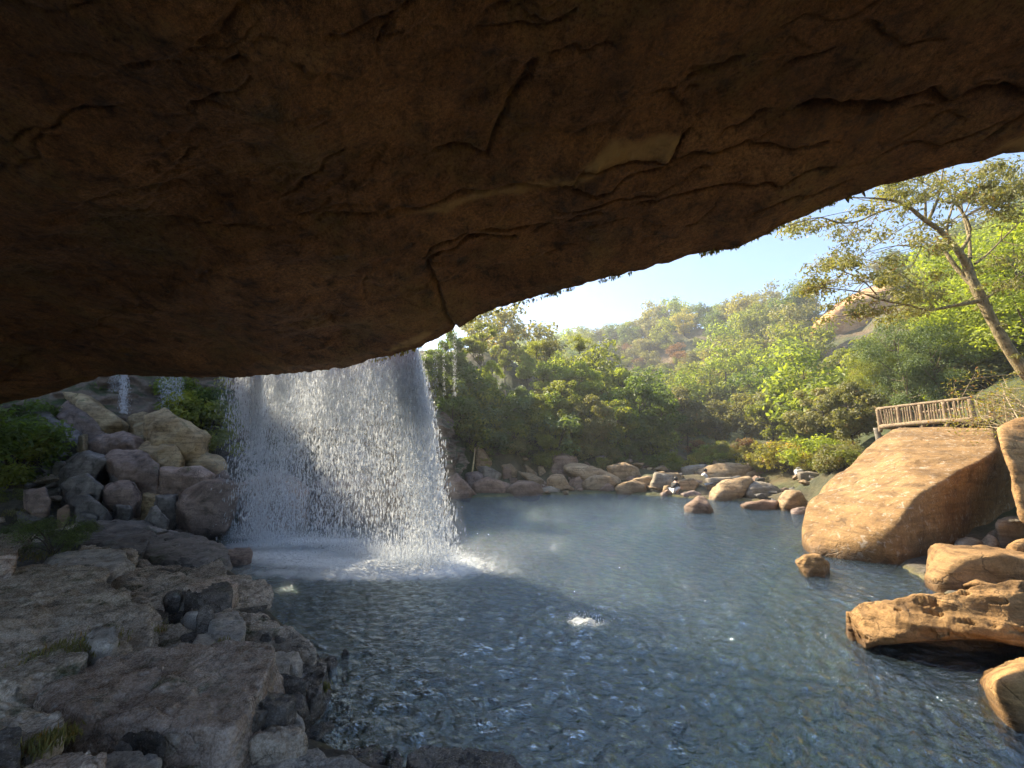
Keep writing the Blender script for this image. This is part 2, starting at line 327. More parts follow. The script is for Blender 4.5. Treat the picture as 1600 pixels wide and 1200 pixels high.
def drop_mat():
    m = newmat('falling_water'); g = NT(m)
    bs = g.n('ShaderNodeBsdfDiffuse'); bs.inputs[0].default_value = (0.95, 0.96, 0.98, 1)
    tl = g.n('ShaderNodeBsdfTranslucent'); tl.inputs[0].default_value = (0.9, 0.93, 0.96, 1)
    mx = g.n('ShaderNodeMixShader'); mx.inputs[0].default_value = 0.5
    g.l(bs.outputs[0], mx.inputs[1]); g.l(tl.outputs[0], mx.inputs[2])
    tr = g.n('ShaderNodeBsdfTransparent'); m2 = g.n('ShaderNodeMixShader'); m2.inputs[0].default_value = .5; g.l(tr.outputs[0], m2.inputs[1]); g.l(mx.outputs[0], m2.inputs[2])
    o = g.n('ShaderNodeOutputMaterial'); g.l(m2.outputs[0], o.inputs[0]); return m
M['drop'] = drop_mat()
def veil_mat():
    m = newmat('water_veil'); g = NT(m)
    au = g.n('ShaderNodeAttribute', attribute_name='along'); ad = g.n('ShaderNodeAttribute', attribute_name='down'); ae = g.n('ShaderNodeAttribute', attribute_name='dens')
    cv = g.n('ShaderNodeCombineXYZ'); g.l(au.outputs['Fac'], cv.inputs[0]); g.l(ad.outputs['Fac'], cv.inputs[1]); cv.inputs[2].default_value = 0
    n1 = g.noise(g.mapv(cv.outputs[0], (1, 0.10, 1)), 5.0, 6, 0.65, 0.2)
    n2 = g.noise(g.mapv(cv.outputs[0], (1, 0.30, 1)), 26.0, 6, 0.7, 0.4)
    a = g.math('MULTIPLY', g.ramp(n1, [(0.35, 0.10), (0.7, 1.0)]), g.ramp(n2, [(0.38, 0.15), (0.68, 1.0)]))
    a = g.math('MULTIPLY', a, ae.outputs['Fac'], clamp=True)
    bs = g.n('ShaderNodeBsdfDiffuse'); bs.inputs[0].default_value = (0.85, 0.89, 0.93, 1)
    tl = g.n('ShaderNodeBsdfTranslucent'); tl.inputs[0].default_value = (0.85, 0.89, 0.93, 1)
    mx = g.n('ShaderNodeMixShader'); mx.inputs[0].default_value = 0.5; g.l(bs.outputs[0], mx.inputs[1]); g.l(tl.outputs[0], mx.inputs[2])
    tr = g.n('ShaderNodeBsdfTransparent')
    m2 = g.n('ShaderNodeMixShader'); g.l(a, m2.inputs[0]); g.l(tr.outputs[0], m2.inputs[1]); g.l(mx.outputs[0], m2.inputs[2])
    o = g.n('ShaderNodeOutputMaterial'); g.l(m2.outputs[0], o.inputs[0]); return m
M['veil'] = veil_mat()

# ------------------------------------------------------------------ terrain: one sheet, pool cut into it
SHORE_PX = [(150, 800), (255, 808), (330, 800), (420, 790), (560, 782), (700, 779), (830, 774), (950, 771), (1030, 775), (1120, 781), (1200, 785),
            (1255, 792), (1285, 838), (1390, 874), (1455, 915), (1500, 960), (1560, 1010), (1650, 1050)]
pool = [tuple(atz(x, y, 0)[:2]) for x, y in SHORE_PX]
pool += [(9.0, 2.4), (8.0, 0.8), (4.0, 0.6), (1.2, 2.4), (0.0, 3.2)]
pool += [tuple(atz(x, y, 0)[:2]) for x, y in [(560, 1180), (465, 1150), (470, 1100), (505, 1050), (475, 1005), (420, 955), (405, 925), (350, 885), (335, 858), (280, 835), (200, 822)]]
pool = np.array(pool)
def pool_sd(X, Y):
    """signed distance to the shore polygon, positive inside"""
    n = len(pool); d2 = np.full(X.shape, 1e9); ins = np.zeros(X.shape, bool)
    for i in range(n):
        ax, ay = pool[i]; bx, by = pool[(i + 1) % n]; ex, ey = bx - ax, by - ay
        t = np.clip(((X - ax) * ex + (Y - ay) * ey) / (ex * ex + ey * ey + 1e-12), 0, 1)
        d2 = np.minimum(d2, (X - ax - t * ex) ** 2 + (Y - ay - t * ey) ** 2)
        c = ((ay > Y) != (by > Y)) & (X < (bx - ax) * (Y - ay) / (by - ay + 1e-12) + ax)
        ins ^= c
    return np.where(ins, 1, -1) * np.sqrt(d2)
CT = [atY(*q) for q in [
    (745, 618, 28), (700, 650, 24.5), (800, 660, 26), (860, 690, 27), (900, 700, 28.5), (960, 706, 29), (1040, 712, 31), (650, 600, 29), (870, 640, 36), (950, 660, 36), (780, 560, 42), (600, 560, 34),
    (860, 560, 120), (950, 548, 112), (1050, 520, 105), (1150, 516, 96), (1250, 508, 88), (1330, 482, 82), (1450, 440, 78), (1600, 370, 70), (1750, 350, 70),
    (1000, 625, 80), (1100, 610, 68), (1200, 600, 60), (1300, 580, 50), (1050, 685, 50), (1200, 692, 38), (1300, 694, 30), (1100, 708, 38), (1000, 690, 50),
    (745, 728, 25), (820, 732, 26), (900, 728, 27), (980, 728, 27), (1060, 735, 26.5), (1150, 738, 26), (1230, 745, 23), (1290, 745, 20),
    (1400, 640, 24), (1500, 600, 26), (1600, 560, 24), (1600, 470, 40), (1400, 560, 45), (1700, 600, 14)]]
CT += [np.array(q) for q in [(-4, 22.6, .3), (0, 23.4, .3), (4, 23.6, .3), (8, 22, .3), (12.5, 18.6, .5), (-9, 17, 3.0), (-16, 17, 4.0), (-22, 14, 4.0), (-12, 12.5, 0.9), (-16, 10, 1.0), (-9, 10.6, .35),
    (-8, 8, .3), (-10, 6, .5), (-6, 5, .3), (-7, 3, .5), (-3, 2.2, .5), (-2, 0, .8), (0, 0, .8), (3, -1, .7), (-8, -3, .7), (0, -6, .4), (8, -5, .4), (0, -14, .2), (-14, -14, .3), (14, -14, .3), (14, 2, .6), (16, 8, .5), (15, 12, .6), (13, 14.5, 1.2), (15, 16.5, 2.4), (21, 14, 5), (10.8, 9.6, .1), (12, 9, .2), (12, 7.5, .2), (13, 10.5, .3),
    (-20, -5, .8), (20, -5, 1.5), (-12, 25, 7.5), (-25, 25, 8), (-5, 32, 6.5), (-30, 45, 8), (-40, 80, 12), (-60, 130, 16), (40, 20, 16), (70, 20, 30), (0, 170, 26), (80, 170, 36), (140, 100, 40), (30, 150, 32), (-30, 10, 8), (-30, -10, 1.5), (0, -60, 4), (60, -60, 8), (-60, -60, 8)]]
CT = np.array(CT)
def _tps(a, b):
    d2 = (a[:, None, 0] - b[None, :, 0]) ** 2 + (a[:, None, 1] - b[None, :, 1]) ** 2
    return 0.5 * d2 * np.log(d2 + 1e-9)
_n = len(CT); _A = np.zeros((_n + 3, _n + 3)); _A[:_n, :_n] = _tps(CT, CT) + np.eye(_n) * 0.4
_A[:_n, _n] = 1; _A[:_n, _n + 1:] = CT[:, :2]; _A[_n, :_n] = 1; _A[_n + 1:, :_n] = CT[:, :2].T
_W = np.linalg.solve(_A, np.concatenate([CT[:, 2], [0, 0, 0]]))
def base_h(X, Y):
    sh = X.shape; P = np.stack([X.ravel(), Y.ravel()], 1); out = np.zeros(len(P))
    for i in range(0, len(P), 20000):
        q = P[i:i + 20000]; out[i:i + 20000] = _tps(q, CT) @ _W[:_n] + _W[_n] + q @ _W[_n + 1:]
    return out.reshape(sh)
def height(X, Y):
    X = np.asarray(X, float); Y = np.asarray(Y, float)
    h = base_h(X, Y); sd = pool_sd(X, Y)
    r = np.sqrt(X ** 2 + Y ** 2)
    P = np.stack([X.ravel(), Y.ravel(), np.zeros(X.size)], 1)
    nz = fbm(P * 0.35, 5, 5).reshape(X.shape) * np.clip(r / 60, 0.10, 1.1) + fbm(P * 1.7, 3, 9).reshape(X.shape) * 0.07
    land = np.maximum(h + nz, 0.10)
    land = land * sstep(0.0, 1.4, -sd) + 0.10 * (1 - sstep(0.0, 1.4, -sd))
    # bed: shelves gently on the right-hand side, steep elsewhere
    shelf = sstep(4.5, 9.5, X) * sstep(11.5, 6.0, Y)
    dep = np.clip(sd, 0, 9)
    bed = -(0.15 + dep * 0.85) * (1 - shelf) - (0.12 + dep * 0.30) * shelf
    bed = np.maximum(bed, -4.2) + nz * 0.5
    for bx, by, br, bz in ((6.0, 7.9, 1.7, 2.2), (6.9, 8.6, .9, 1.2), (5.2, 5.2, 1.4, 1.2)):
        bed += bz * np.exp(-((X - bx) ** 2 + (Y - by) ** 2) / br ** 2)
    bed = np.minimum(bed, -0.22)
    k = sstep(-0.15, 0.25, sd)
    return land * (1 - k) + bed * k
def H1(x, y): return float(height(np.array([x]), np.array([y]))[0])

def grid_faces(nu, nv):
    i = np.arange(nu * nv).reshape(nu, nv)
    return np.stack([i[:-1, :-1].ravel(), i[1:, :-1].ravel(), i[1:, 1:].ravel(), i[:-1, 1:].ravel()], 1)
def build_ground():
    s = np.linspace(-1, 1, 420); t = np.linspace(-1, 1, 420)
    gx = np.sign(s) * (np.abs(s) * 18 + np.abs(s) ** 4.5 * 240) + 0
    gy = 10 + np.sign(t) * (np.abs(t) * 20 + np.abs(t) ** 4.5 * 240)
    X, Y = np.meshgrid(gx, gy, indexing='ij'); Z = height(X, Y)
    me = mesh_np('ground', np.stack([X, Y, Z], -1).reshape(-1, 3), grid_faces(420, 420))
    sd = pool_sd(X, Y); r = np.hypot(X, Y)
    rocky = np.clip(sstep(-6, -0.5, sd) + sstep(9.5, 7, Y) , 0, 1) * sstep(-5.5, -3.0, sd) + sstep(12, 8, Y) * (X < 12) * 1.0
    rocky = np.minimum(rocky, 1 - .75 * sstep(13, 16, Y) * (X > -5))
    add_attr(me, 'rocky', np.clip(rocky, 0, 1).ravel()); add_attr(me, 'under', sstep(-0.1, 0.1, sd).ravel())
    return tag(link('ground', me, M['ground']), kind='structure', cat='ground', label='forested ground rising from the pool to the far hillside')
ground = build_ground()

# ------------------------------------------------------------------ water body
FALL_C = atz(640, 880, 0)
def build_water():
    nr, na = 520, 640
    r = np.geomspace(1.2, 34, nr); a = np.linspace(R(-78), R(86), na)
    RR, AA = np.meshgrid(r, a, indexing='ij'); X = RR * np.sin(AA); Y = RR * np.cos(AA)
    P = np.stack([X.ravel(), Y.ravel(), np.zeros(X.size)], 1)
    cx, cy_ = FALL_C[0], FALL_C[1]
    wob = fbm(P * 0.5, 3, 31).reshape(X.shape)
    d = np.hypot(X - cx, Y - cy_) + wob * 0.5
    amp = 0.0045 * np.exp(-((d - 5) / 6) ** 2) + 0.0025
    Z = amp * (np.sin(d * 2 * math.pi / 0.34 + wob * 2) + 0.6 * np.sin(d * 2 * math.pi / 0.23 + wob * 2.5))
    Z += 0.010 * fbm(P * np.array([3.4, 5.0, 1]), 3, 41).reshape(X.shape)
    rgw = np.random.default_rng(12)
    for k in range(40):
        lam = rgw.uniform(.11, .30)
        if k % 3:   # rings running out from the fall
            dk = np.hypot(X - cx - rgw.normal(0, 1.6), Y - cy_ - rgw.normal(0, .8)) + .35 * fbm(P * .5 + k * 5, 2, 100 + k).reshape(X.shape)
        else:
            th = rgw.normal(1.4, .6); dk = math.cos(th) * X + math.sin(th) * Y + .25 * fbm(P * .7 + k * 5, 2, 100 + k).reshape(X.shape)
        ph = 2 * math.pi / lam * dk + rgw.uniform(0, 6.28)
        fade = sstep(lam / 2.4, lam / 5.0, RR * math.log(34 / 1.2) / 520)
        Z += (.0078 * lam / .25 * .62) * (1 - 1.3 * np.abs(np.sin(ph * .5))) * fade * (.8 + .35 * fbm(P * .9 + k, 2, 300 + k).reshape(X.shape))
    # splash ring in mid pool
    sp = atz(912, 970, 0); ds = np.hypot(X - sp[0], Y - sp[1])
    Z += 0.014 * np.sin(ds * 2 * math.pi / 0.30) * np.exp(-(ds / 1.1) ** 2)
    Z *= sstep(34, 26, RR) * 0.7 + 0.3
    V = np.stack([X, Y, Z], -1).reshape(-1, 3)
    f = grid_faces(nr, na)
    idx = np.arange(nr * na).reshape(nr, na)
    loop = np.concatenate([idx[0, :], idx[1:, -1], idx[-1, -2::-1], idx[-2:0:-1, 0]])
    L = len(loop); low = V[loop].copy(); low[:, 2] = -7.0
    Vb = np.concatenate([V, low, [[2, 12, -7.0]]]); nb = len(V)
    a0 = loop; a1 = np.roll(loop, -1); b0 = nb + np.arange(L); b1 = nb + np.roll(np.arange(L), -1)
    side = np.stack([a0, b0, b1, a1], 1); bot = np.stack([b0, np.full(L, nb + L), b1], 1)
    me = mesh_np('water', Vb, [f[:, ::-1], side[:, ::-1], bot[:, ::-1]])
    # foam where the fall lands
    def blob(px, py, sx, sy):
        c = atz(px, py, 0); return np.exp(-(((X - c[0]) / sx) ** 2 + ((Y - c[1]) / sy) ** 2))
    fo = 1.2 * blob(650, 884, 1.25, .6) + .9 * blob(600, 896, 1.6, .35) + 1.0 * blob(430, 868, 1.5, .45) + 0.9 * blob(560, 880, 1.3, .4) + .75 * blob(480, 845, 1.5, .38) + .7 * blob(410, 852, .9, .35) + .55 * blob(470, 880, .9, .3) + .5 * blob(560, 903, 1.2, .18) + .5 * blob(430, 895, .6, .2)
    fo += 0.6 * blob(905, 972, .13, .09) + .35 * blob(930, 975, .16, .07) + .25 * blob(560, 860, 3.2, 1.2)
    add_attr(me, 'foam', np.concatenate([np.clip(fo, 0, 1.2).ravel(), np.zeros(L + 1)]))
    return tag(link('water', me, M['water']), kind='structure', cat='water', label='rippled blue grey pool below the waterfall')
water = build_water()

# ------------------------------------------------------------------ the overhang (cave roof)
LIP = [(-160, 665, 11.4), (0, 635, 11.2), (60, 621, 11.1), (110, 604, 11.0), (150, 590, 11.0), (185, 584, 10.9), (330, 590, 10.6), (420, 586, 10.3), (500, 582, 10.0), (545, 578, 9.85), (570, 568, 9.7), (600, 560, 9.45), (640, 549, 9.1),
       (670, 538, 8.9), (700, 520, 8.7), (725, 508, 8.5), (750, 495, 8.3), (800, 478, 7.95), (850, 463, 7.6), (910, 447, 7.2), (970, 431, 6.9), (1070, 402, 6.4), (1150, 385, 5.95), (1200, 362, 5.7), (1250, 338, 5.45), (1300, 316, 5.2), (1350, 300, 5.0), (1400, 286, 4.8),
       (1450, 268, 4.6), (1500, 251, 4.4), (1560, 243, 4.25), (1610, 236, 4.1), (1700, 215, 3.8), (1850, 190, 3.3), (2100, 160, 2.6)]
LP = np.array([atY(*q) for q in LIP])
LP = np.concatenate([[[-26, 12.5, 3.2]], LP, [[15, 1.5, 7.0], [24, 0.5, 7.2]]])
def lip_at(x):
    return np.interp(x, LP[:, 0], LP[:, 1]), np.interp(x, LP[:, 0], LP[:, 2])
YB = -2.4  # roof cut short behind the camera, sides left open, for added fill light
def ceil_z(X, Y):
    ly, lz = lip_at(X)
    d = np.clip(ly - Y, 0, None)
    rise = 0.95 * (1 - np.exp(-d / 2.6)) - 0.10 * sstep(0, .5, d) + 0.10 * d * np.exp(-d / 6)
    z = lz + rise
    z += 0.8 * sstep(1.0, -3.0, Y)
    return z
CRACKS = [  # (polyline in photo bearings, depth, width)
    ([(660, 400), (690, 375), (760, 362), (830, 360), (900, 352)], .10, .05), ([(735, 530), (690, 480), (680, 440), (668, 415), (680, 395), (720, 380), (800, 376)], .16, .07),
    ([(500, 350), (640, 330), (760, 300), (840, 288)], .06, .05), ([(260, 352), (415, 353)], .09, .04), ([(670, 240), (755, 243), (768, 215), (800, 170), (830, 140)], .10, .05),
    ([(1300, 170), (1380, 165), (1430, 152), (1530, 148), (1600, 140)], .16, .06), ([(1250, 185), (1300, 172)], .10, .04), ([(1075, 212), (1048, 248)], .20, .04), ([(1048, 248), (980, 258), (905, 268)], .12, .035),
    ([(1120, 225), (1160, 205), (1195, 188)], .08, .04), ([(880, 285), (930, 300), (1000, 272), (1080, 245), (1200, 232), (1290, 228)], .09, .045), ([(1000, 320), (1060, 300), (1150, 280), (1240, 280), (1300, 262)], .09, .04),
    ([(900, 330), (960, 310), (1020, 302), (1100, 262)], .06, .04), ([(570, 430), (574, 455), (565, 465)], .08, .035), ([(505, 480), (522, 500)], .08, .035), ([(850, 404), (895, 390)], .06, .035),
    ([(800, 155), (825, 135), (835, 110)], .10, .05), ([(1230, 130), (1300, 95)], .05, .04), ([(1085, 120), (1130, 115), (1160, 112)], .05, .04), ([(120, 320), (170, 300), (270, 295)], .05, .04), ([(30, 440), (150, 440)], .05, .04),
    ([(860, 90), (960, 90)], .05, .04), ([(1540, 215), (1600, 175)], .09, .05), ([(1380, 240), (1480, 215), (1560, 190)], .06, .04), ([(0, 600), (130, 588)], .12, .08), ([(1180, 330), (1260, 300), (1330, 280)], .05, .04)]
GLOW_PALE = [[(905, 250), (960, 222), (1078, 210), (1048, 248), (980, 256), (910, 268)], [(760, 300), (905, 262), (980, 258), (900, 282), (820, 305), (700, 330), (620, 345), (690, 325)], [(640, 545), (590, 556), (620, 535), (665, 512), (680, 520)],  # reflected light painted as golden ceiling patches, with pale patches at the lip
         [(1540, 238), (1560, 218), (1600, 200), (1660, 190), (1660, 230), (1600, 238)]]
_cr = random.Random(4)
for _i in range(85):
    _x, _y = _cr.uniform(-40, 1560), _cr.uniform(10, 560); _a = R(_cr.gauss(-14, 16)); _l = _cr.uniform(35, 170)
    if _y > np.interp(_x, [q[0] for q in LIP], [q[1] for q in LIP]) - 40: continue
    CRACKS.append(([(_x + _l * t * math.cos(_a) + _cr.gauss(0, 2), _y + _l * t * math.sin(_a) + _cr.gauss(0, 5)) for t in (0, .25, .5, .75, 1)], _cr.uniform(.015, .05), _cr.uniform(.018, .035)))
def hit_ceil(px, py):
    d = ray(px, py); t = 0.3
    for _ in range(400):
        x, y = d[0] * t, d[1] * t
        if CAMZ + d[2] * t > float(ceil_z(np.array([x]), np.array([y]))[0]): break
        t += 0.035
    return np.array([d[0] * t, d[1] * t])
def build_overhang():
    nu, nv = 900, 620
    # denser in the frame
    xs = np.concatenate([np.linspace(-18.5, -14, 60, endpoint=False), np.linspace(-14, 8.5, 760, endpoint=False), np.linspace(8.5, 13, 80)])
    v = np.linspace(0, 1, nv) ** 1.25
    ly, lz = lip_at(xs)
    ly = np.convolve(np.pad(ly, 6, 'edge'), np.ones(13) / 13, 'valid')
    X = np.repeat(xs[:, None], nv, 1); Y = ly[:, None] + (YB - ly[:, None]) * v[None, :]
    Z = ceil_z(X, np.minimum(Y, lip_at(X)[0]))
    P = np.stack([X.ravel(), Y.ravel(), Z.ravel() * 0.5], 1)
    d = (ly[:, None] - Y)
    # rock relief: broad swells, tilted ledges, scallops
    rel = 0.16 * fbm(P * 0.45, 4, 3).reshape(X.shape)
    q = P.copy(); q[:, 1] += 0.32 * P[:, 0]; q[:, 0] *= 0.55; q[:, 1] *= 1.2
    led = fbm(q * 0.5, 4, 77, 0.5).reshape(X.shape)
    rel += 0.06 * led + 0.030 * sstep(0.05, 0.10, led) + 0.030 * sstep(-0.35, -0.30, led) + 0.03 * sstep(0.4, 0.45, led)
    rel += 0.014 * fbm(P * 5.0, 4, 15, 0.6).reshape(X.shape) + 0.03 * fbm(P * 1.6, 3, 23).reshape(X.shape)
    rel += -0.05 * np.clip(fbm(P * np.array([7, 7, 1]), 3, 33).reshape(X.shape) - 0.7, 0, 1)
    Z = Z + rel * (0.35 + 0.65 * sstep(0, 1.5, d))
    Z += 0.025 * fbm(np.stack([X.ravel() * 6, 0 * X.ravel(), 0 * X.ravel()], 1), 3, 8).reshape(X.shape) * np.exp(-d / 0.25)
    jit = 0.05 * fbm(P * 3.0, 3, 91, .5).reshape(X.shape)
    for pl, dep, wd in CRACKS:
        W = np.array([hit_ceil(*q) for q in pl])
        lo = W.min(0) - 0.8; hi = W.max(0) + 0.8
        m = (X > lo[0]) & (X < hi[0]) & (Y > lo[1]) & (Y < hi[1])
        x = X[m] + jit[m]; y = Y[m] + jit[m] * 1.3; best = np.full(x.shape, 9.0); side = np.zeros(x.shape)
        for i in range(len(W) - 1):
            a, b = W[i], W[i + 1]; e = b - a; t = np.clip(((x - a[0]) * e[0] + (y - a[1]) * e[1]) / (e @ e), 0, 1)
            dx = x - a[0] - t * e[0]; dy = y - a[1] - t * e[1]; dd = np.hypot(dx, dy)
            s = np.sign(dx * e[1] - dy * e[0]) * (1 if e[0] > 0 else -1); side = np.where(dd < best, s, side); best = np.minimum(best, dd)
        k = np.clip(best / (wd * .62), 0, 6)
        Z[m] += dep * .9 * np.exp(-k ** 2 * 0.8) - dep * 0.32 * (side > 0) * np.exp(-(best / (wd * 7)) ** 2)
    # outer face: from the lip up, slightly outwards, then back over the top
    fac = []
    for k, (oy, oz) in enumerate([(0.10, 0.08), (0.18, 0.22), (0.18, 0.45), (0.05, 0.75), (-0.3, 1.05), (-1.2, 1.35), (-2.6, 1.8), (-5, 2.2)]):
        Pn = np.stack([xs * 0.9, np.full_like(xs, k * 1.3), np.zeros_like(xs)], 1); nn = fbm(Pn, 4, 55)
        fac.append(np.stack([xs, np.maximum(ly + oy + nn * 0.10, YB - .02 * k), Z[:, 0] + oz + nn * 0.1 * k], 1))
    V = np.concatenate([np.stack([X, Y, Z], -1).reshape(-1, 3)] + fac)
    F1 = grid_faces(nu, nv)
    rows = [np.arange(nu) * nv] + [nu * nv + k * nu + np.arange(nu) for k in range(len(fac))]
    F2 = [np.stack([a[:-1], b[:-1], b[1:], a[1:]], 1) for a, b in zip(rows[:-1], rows[1:])]
    # rear edge: up from the inner end of the roof to its top
    r0 = np.arange(nu) * nv + nv - 1; r1 = nu * nv + (len(fac) - 1) * nu + np.arange(nu)
    F2.append(np.stack([r0[1:], r0[:-1], r1[:-1], r1[1:]], 1)[:, ::-1])
    me = mesh_np('rock_overhang', V, [F1] + F2)
    glow_pale = np.zeros(len(V)); gx, gy = X.ravel(), Y.ravel()
    for poly in GLOW_PALE:
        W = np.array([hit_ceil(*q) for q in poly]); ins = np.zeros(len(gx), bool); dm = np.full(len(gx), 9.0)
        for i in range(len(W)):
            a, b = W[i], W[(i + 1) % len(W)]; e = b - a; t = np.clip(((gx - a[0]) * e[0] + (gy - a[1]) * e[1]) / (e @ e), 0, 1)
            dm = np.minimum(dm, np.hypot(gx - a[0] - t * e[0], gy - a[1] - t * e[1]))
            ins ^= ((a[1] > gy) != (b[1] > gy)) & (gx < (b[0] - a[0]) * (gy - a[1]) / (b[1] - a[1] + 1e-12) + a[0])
        sdv = np.where(ins, dm, -dm) + .05 * fbm(P * 3, 4, 66); glow_pale[:len(gx)] = np.maximum(glow_pale[:len(gx)], sstep(-.03, .10, sdv))
    add_attr(me, 'glow_pale', glow_pale)
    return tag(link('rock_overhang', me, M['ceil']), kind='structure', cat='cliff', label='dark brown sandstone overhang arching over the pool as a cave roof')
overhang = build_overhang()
# ------------------------------------------------------------------ cliff behind the falls
def build_cliff():
    path = [(-26, 9), (-20, 13.5), (-15.5, 16.2), (-11, 17.6), (-7, 18.4), (-4.6, 19.6), (-3.4, 21.4), (-3.0, 24)]
    path = np.array(path, float); seg = np.r_[0, np.cumsum(np.hypot(*np.diff(path, axis=0).T))]
    s = np.linspace(0, seg[-1], 420); px_ = np.interp(s, seg, path[:, 0]); py_ = np.interp(s, seg, path[:, 1])
    k = np.ones(31) / 31; px_ = np.convolve(np.pad(px_, 15, 'edge'), k, 'valid'); py_ = np.convolve(np.pad(py_, 15, 'edge'), k, 'valid')
    t = np.linspace(0, 1, 160)
    top = np.interp(s, [0, seg[-1] * .42, seg[-1] * .6, seg[-1] * .85, seg[-1]], [14, 14, 10.5, 6.5, 4.0])  # unseen left part of the top raised to shade the shore slabs
    S, T = np.meshgrid(s, t, indexing='ij')
    Z = -0.6 + T * (top[:, None] + 0.6)
    P = np.stack([S.ravel() * 0.6, Z.ravel() * 0.2, Z.ravel() * 1.1], 1)
    ov = 0.55 * fbm(P * 0.5, 4, 7).reshape(S.shape) + 0.5 * sstep(-.1, .1, fbm(P * 0.9, 3, 9).reshape(S.shape))
    ov += 0.12 * fbm(P * 3, 4, 17).reshape(S.shape)
    nx = np.gradient(py_); ny = -np.gradient(px_); nl = np.hypot(nx, ny); nx /= nl; ny /= nl
    back = (1 - T) * 0.2 + T ** 2 * 1.4
    X = px_[:, None] + nx[:, None] * (ov - back); Y = py_[:, None] + ny[:, None] * (ov - back)
    me = mesh_np('cliff', np.stack([X, Y, Z], -1).reshape(-1, 3), grid_faces(420, 160))
    return tag(link('cliff', me, M['wall']), kind='structure', cat='cliff', label='dark ledged rock cliff behind the falling water')
build_cliff()

# ------------------------------------------------------------------ rocks
_ico = {}
def ico(n):
    if n not in _ico:
        bm = bmesh.new(); bmesh.ops.create_icosphere(bm, subdivisions=n, radius=1)
        _ico[n] = (np.array([v.co[:] for v in bm.verts]), np.array([[v.index for v in f.verts] for f in bm.faces])); bm.free()
    return _ico[n]
def hull_planes(pts):
    bm = bmesh.new(); [bm.verts.new(p) for p in pts]
    r = bmesh.ops.convex_hull(bm, input=bm.verts[:]); bm.normal_update()
    N = []; D = []; c = np.mean(pts, 0)
    for f in bm.faces:
        if f.calc_area() < 1e-9: continue
        n = np.array(f.normal[:]); d = n @ np.array(f.verts[0].co[:])
        if d < 0: n = -n; d = -d
        N.append(n); D.append(max(d, 1e-3))
    bm.free(); return np.array(N), np.array(D)
rocks_built = []
def rock_from(pts, mat, label, name='boulder', cat='boulder', group=None, res=5, k=14, rough=1.0, seed=None, strata=0.0, parent=None, chips=0, flake=0.0):
    pts = np.array(pts, float); seed = int(abs(pts.sum()) * 977) % 9973 if seed is None else seed
    c = (pts.min(0) + pts.max(0)) / 2; s = np.maximum((pts.max(0) - pts.min(0)) / 2, 1e-3)
    cm = pts.mean(0); c = c * 0.5 + cm * 0.5
    N, D = hull_planes((pts - c) / s)
    dirs, faces = ico(res)
    if chips:
        rg = np.random.default_rng(seed + 3); nn = rg.normal(0, 1, (chips, 3)); nn[:, 1] -= .35; nn[:, 2] += .2; nn /= np.linalg.norm(nn, axis=1)[:, None]
        sup = (((pts - c) / s) @ nn.T).max(0); N = np.vstack([N, nn]); D = np.r_[D, np.maximum(sup * rg.uniform(.68, .9, chips), .3)]
    q = np.maximum(dirs @ N.T, 0) / D[None, :]
    rr = (q ** k).sum(1) ** (-1.0 / k)
    loc = dirs * rr[:, None]; P = loc * s
    lo, hi = (pts - c).min(0), (pts - c).max(0)
    P = lo + (P - P.min(0)) / (P.max(0) - P.min(0)) * (hi - lo) * 1.0
    size = float((s[0] * s[1] * s[2]) ** (1 / 3))
    W = (P + c) ; fr = 1.0 / size
    n3 = np.stack([fbm(W * fr * 0.9, 3, seed + 5 * i) for i in range(3)], 1) * 0.07
    ridge = -np.abs(fbm(W * fr * 1.6 + 7, 4, seed + 40)) * 0.09 + 0.05
    fine = fbm(W * fr * 5 + 3, 4, seed + 60, 0.6) * 0.022
    P2 = P + n3 * s * rough + (dirs / np.linalg.norm(dirs / s, axis=1)[:, None] / s) * ((ridge + fine) * size * rough)[:, None]
    if strata:
        zc = (W[:, 2] + 0.15 * W[:, 0]) * 6.0 / max(s[2], .15) + fbm(W * fr, 2, seed) * 0.6
        P2[:, :2] *= (1 + strata * (sstep(-.3, .3, np.sin(zc)) - 0.5)[:, None])
    if flake:
        up = np.clip(dirs[:, 2] / s[2] / np.linalg.norm(dirs / s, axis=1) * 1.6, 0, 1); WX = W * np.array([1.0, 2.0, 1.0])
        f1 = fbm(WX * 1.3, 5, seed + 80, .6); f2 = fbm(WX * 2.9 + 5, 4, seed + 90, .6)
        P2[:, 2] += up * flake * (sstep(-.02, .05, f1) + .6 * sstep(.3, .36, f1) - .8 + .5 * sstep(.1, .16, f2) - .25 * np.abs(fbm(W * 9, 3, seed + 95)))
    zb = pts[:, 2].min()
    me = mesh_np(name, P2, faces)
    # origin near its base
    off = np.array([0, 0, zb - c[2]]); me.transform(Matrix.Translation(Vector(-off)))
    o = link(name, me, mat, parent, tuple(c + off)); tag(o, label, cat, group); rocks_built.append(o); return o
def silh(poly, Y, depth=None, sink=0.3, lean=0.0):
    """convex body whose outline has these photo bearings at distance Y, with real depth"""
    P = np.array([atY(a, b, Y) for a, b in poly]); w = P[:, 0].max() - P[:, 0].min(); h = P[:, 2].max() - P[:, 2].min()
    dp = depth if depth else 0.75 * max(w, h)
    c = P.mean(0); out = []
    zmin = P[:, 2].min()
    for f, kk in ((-0.5, 0.72), (-0.22, 0.95), (0.15, 1.0), (0.5, 0.75)):
        for p in P:
            Yk = Y + f * dp
            q = c + (p - c) * kk; q = np.array([q[0] * Yk / Y, Yk, CAMZ + (q[2] - CAMZ) * Yk / Y])
            if f > 0: q[2] += lean * f * dp
            out.append(q)
            if p[2] < zmin + 0.35 * h: out.append(q - np.array([0, 0, sink]))
    return np.array(out)
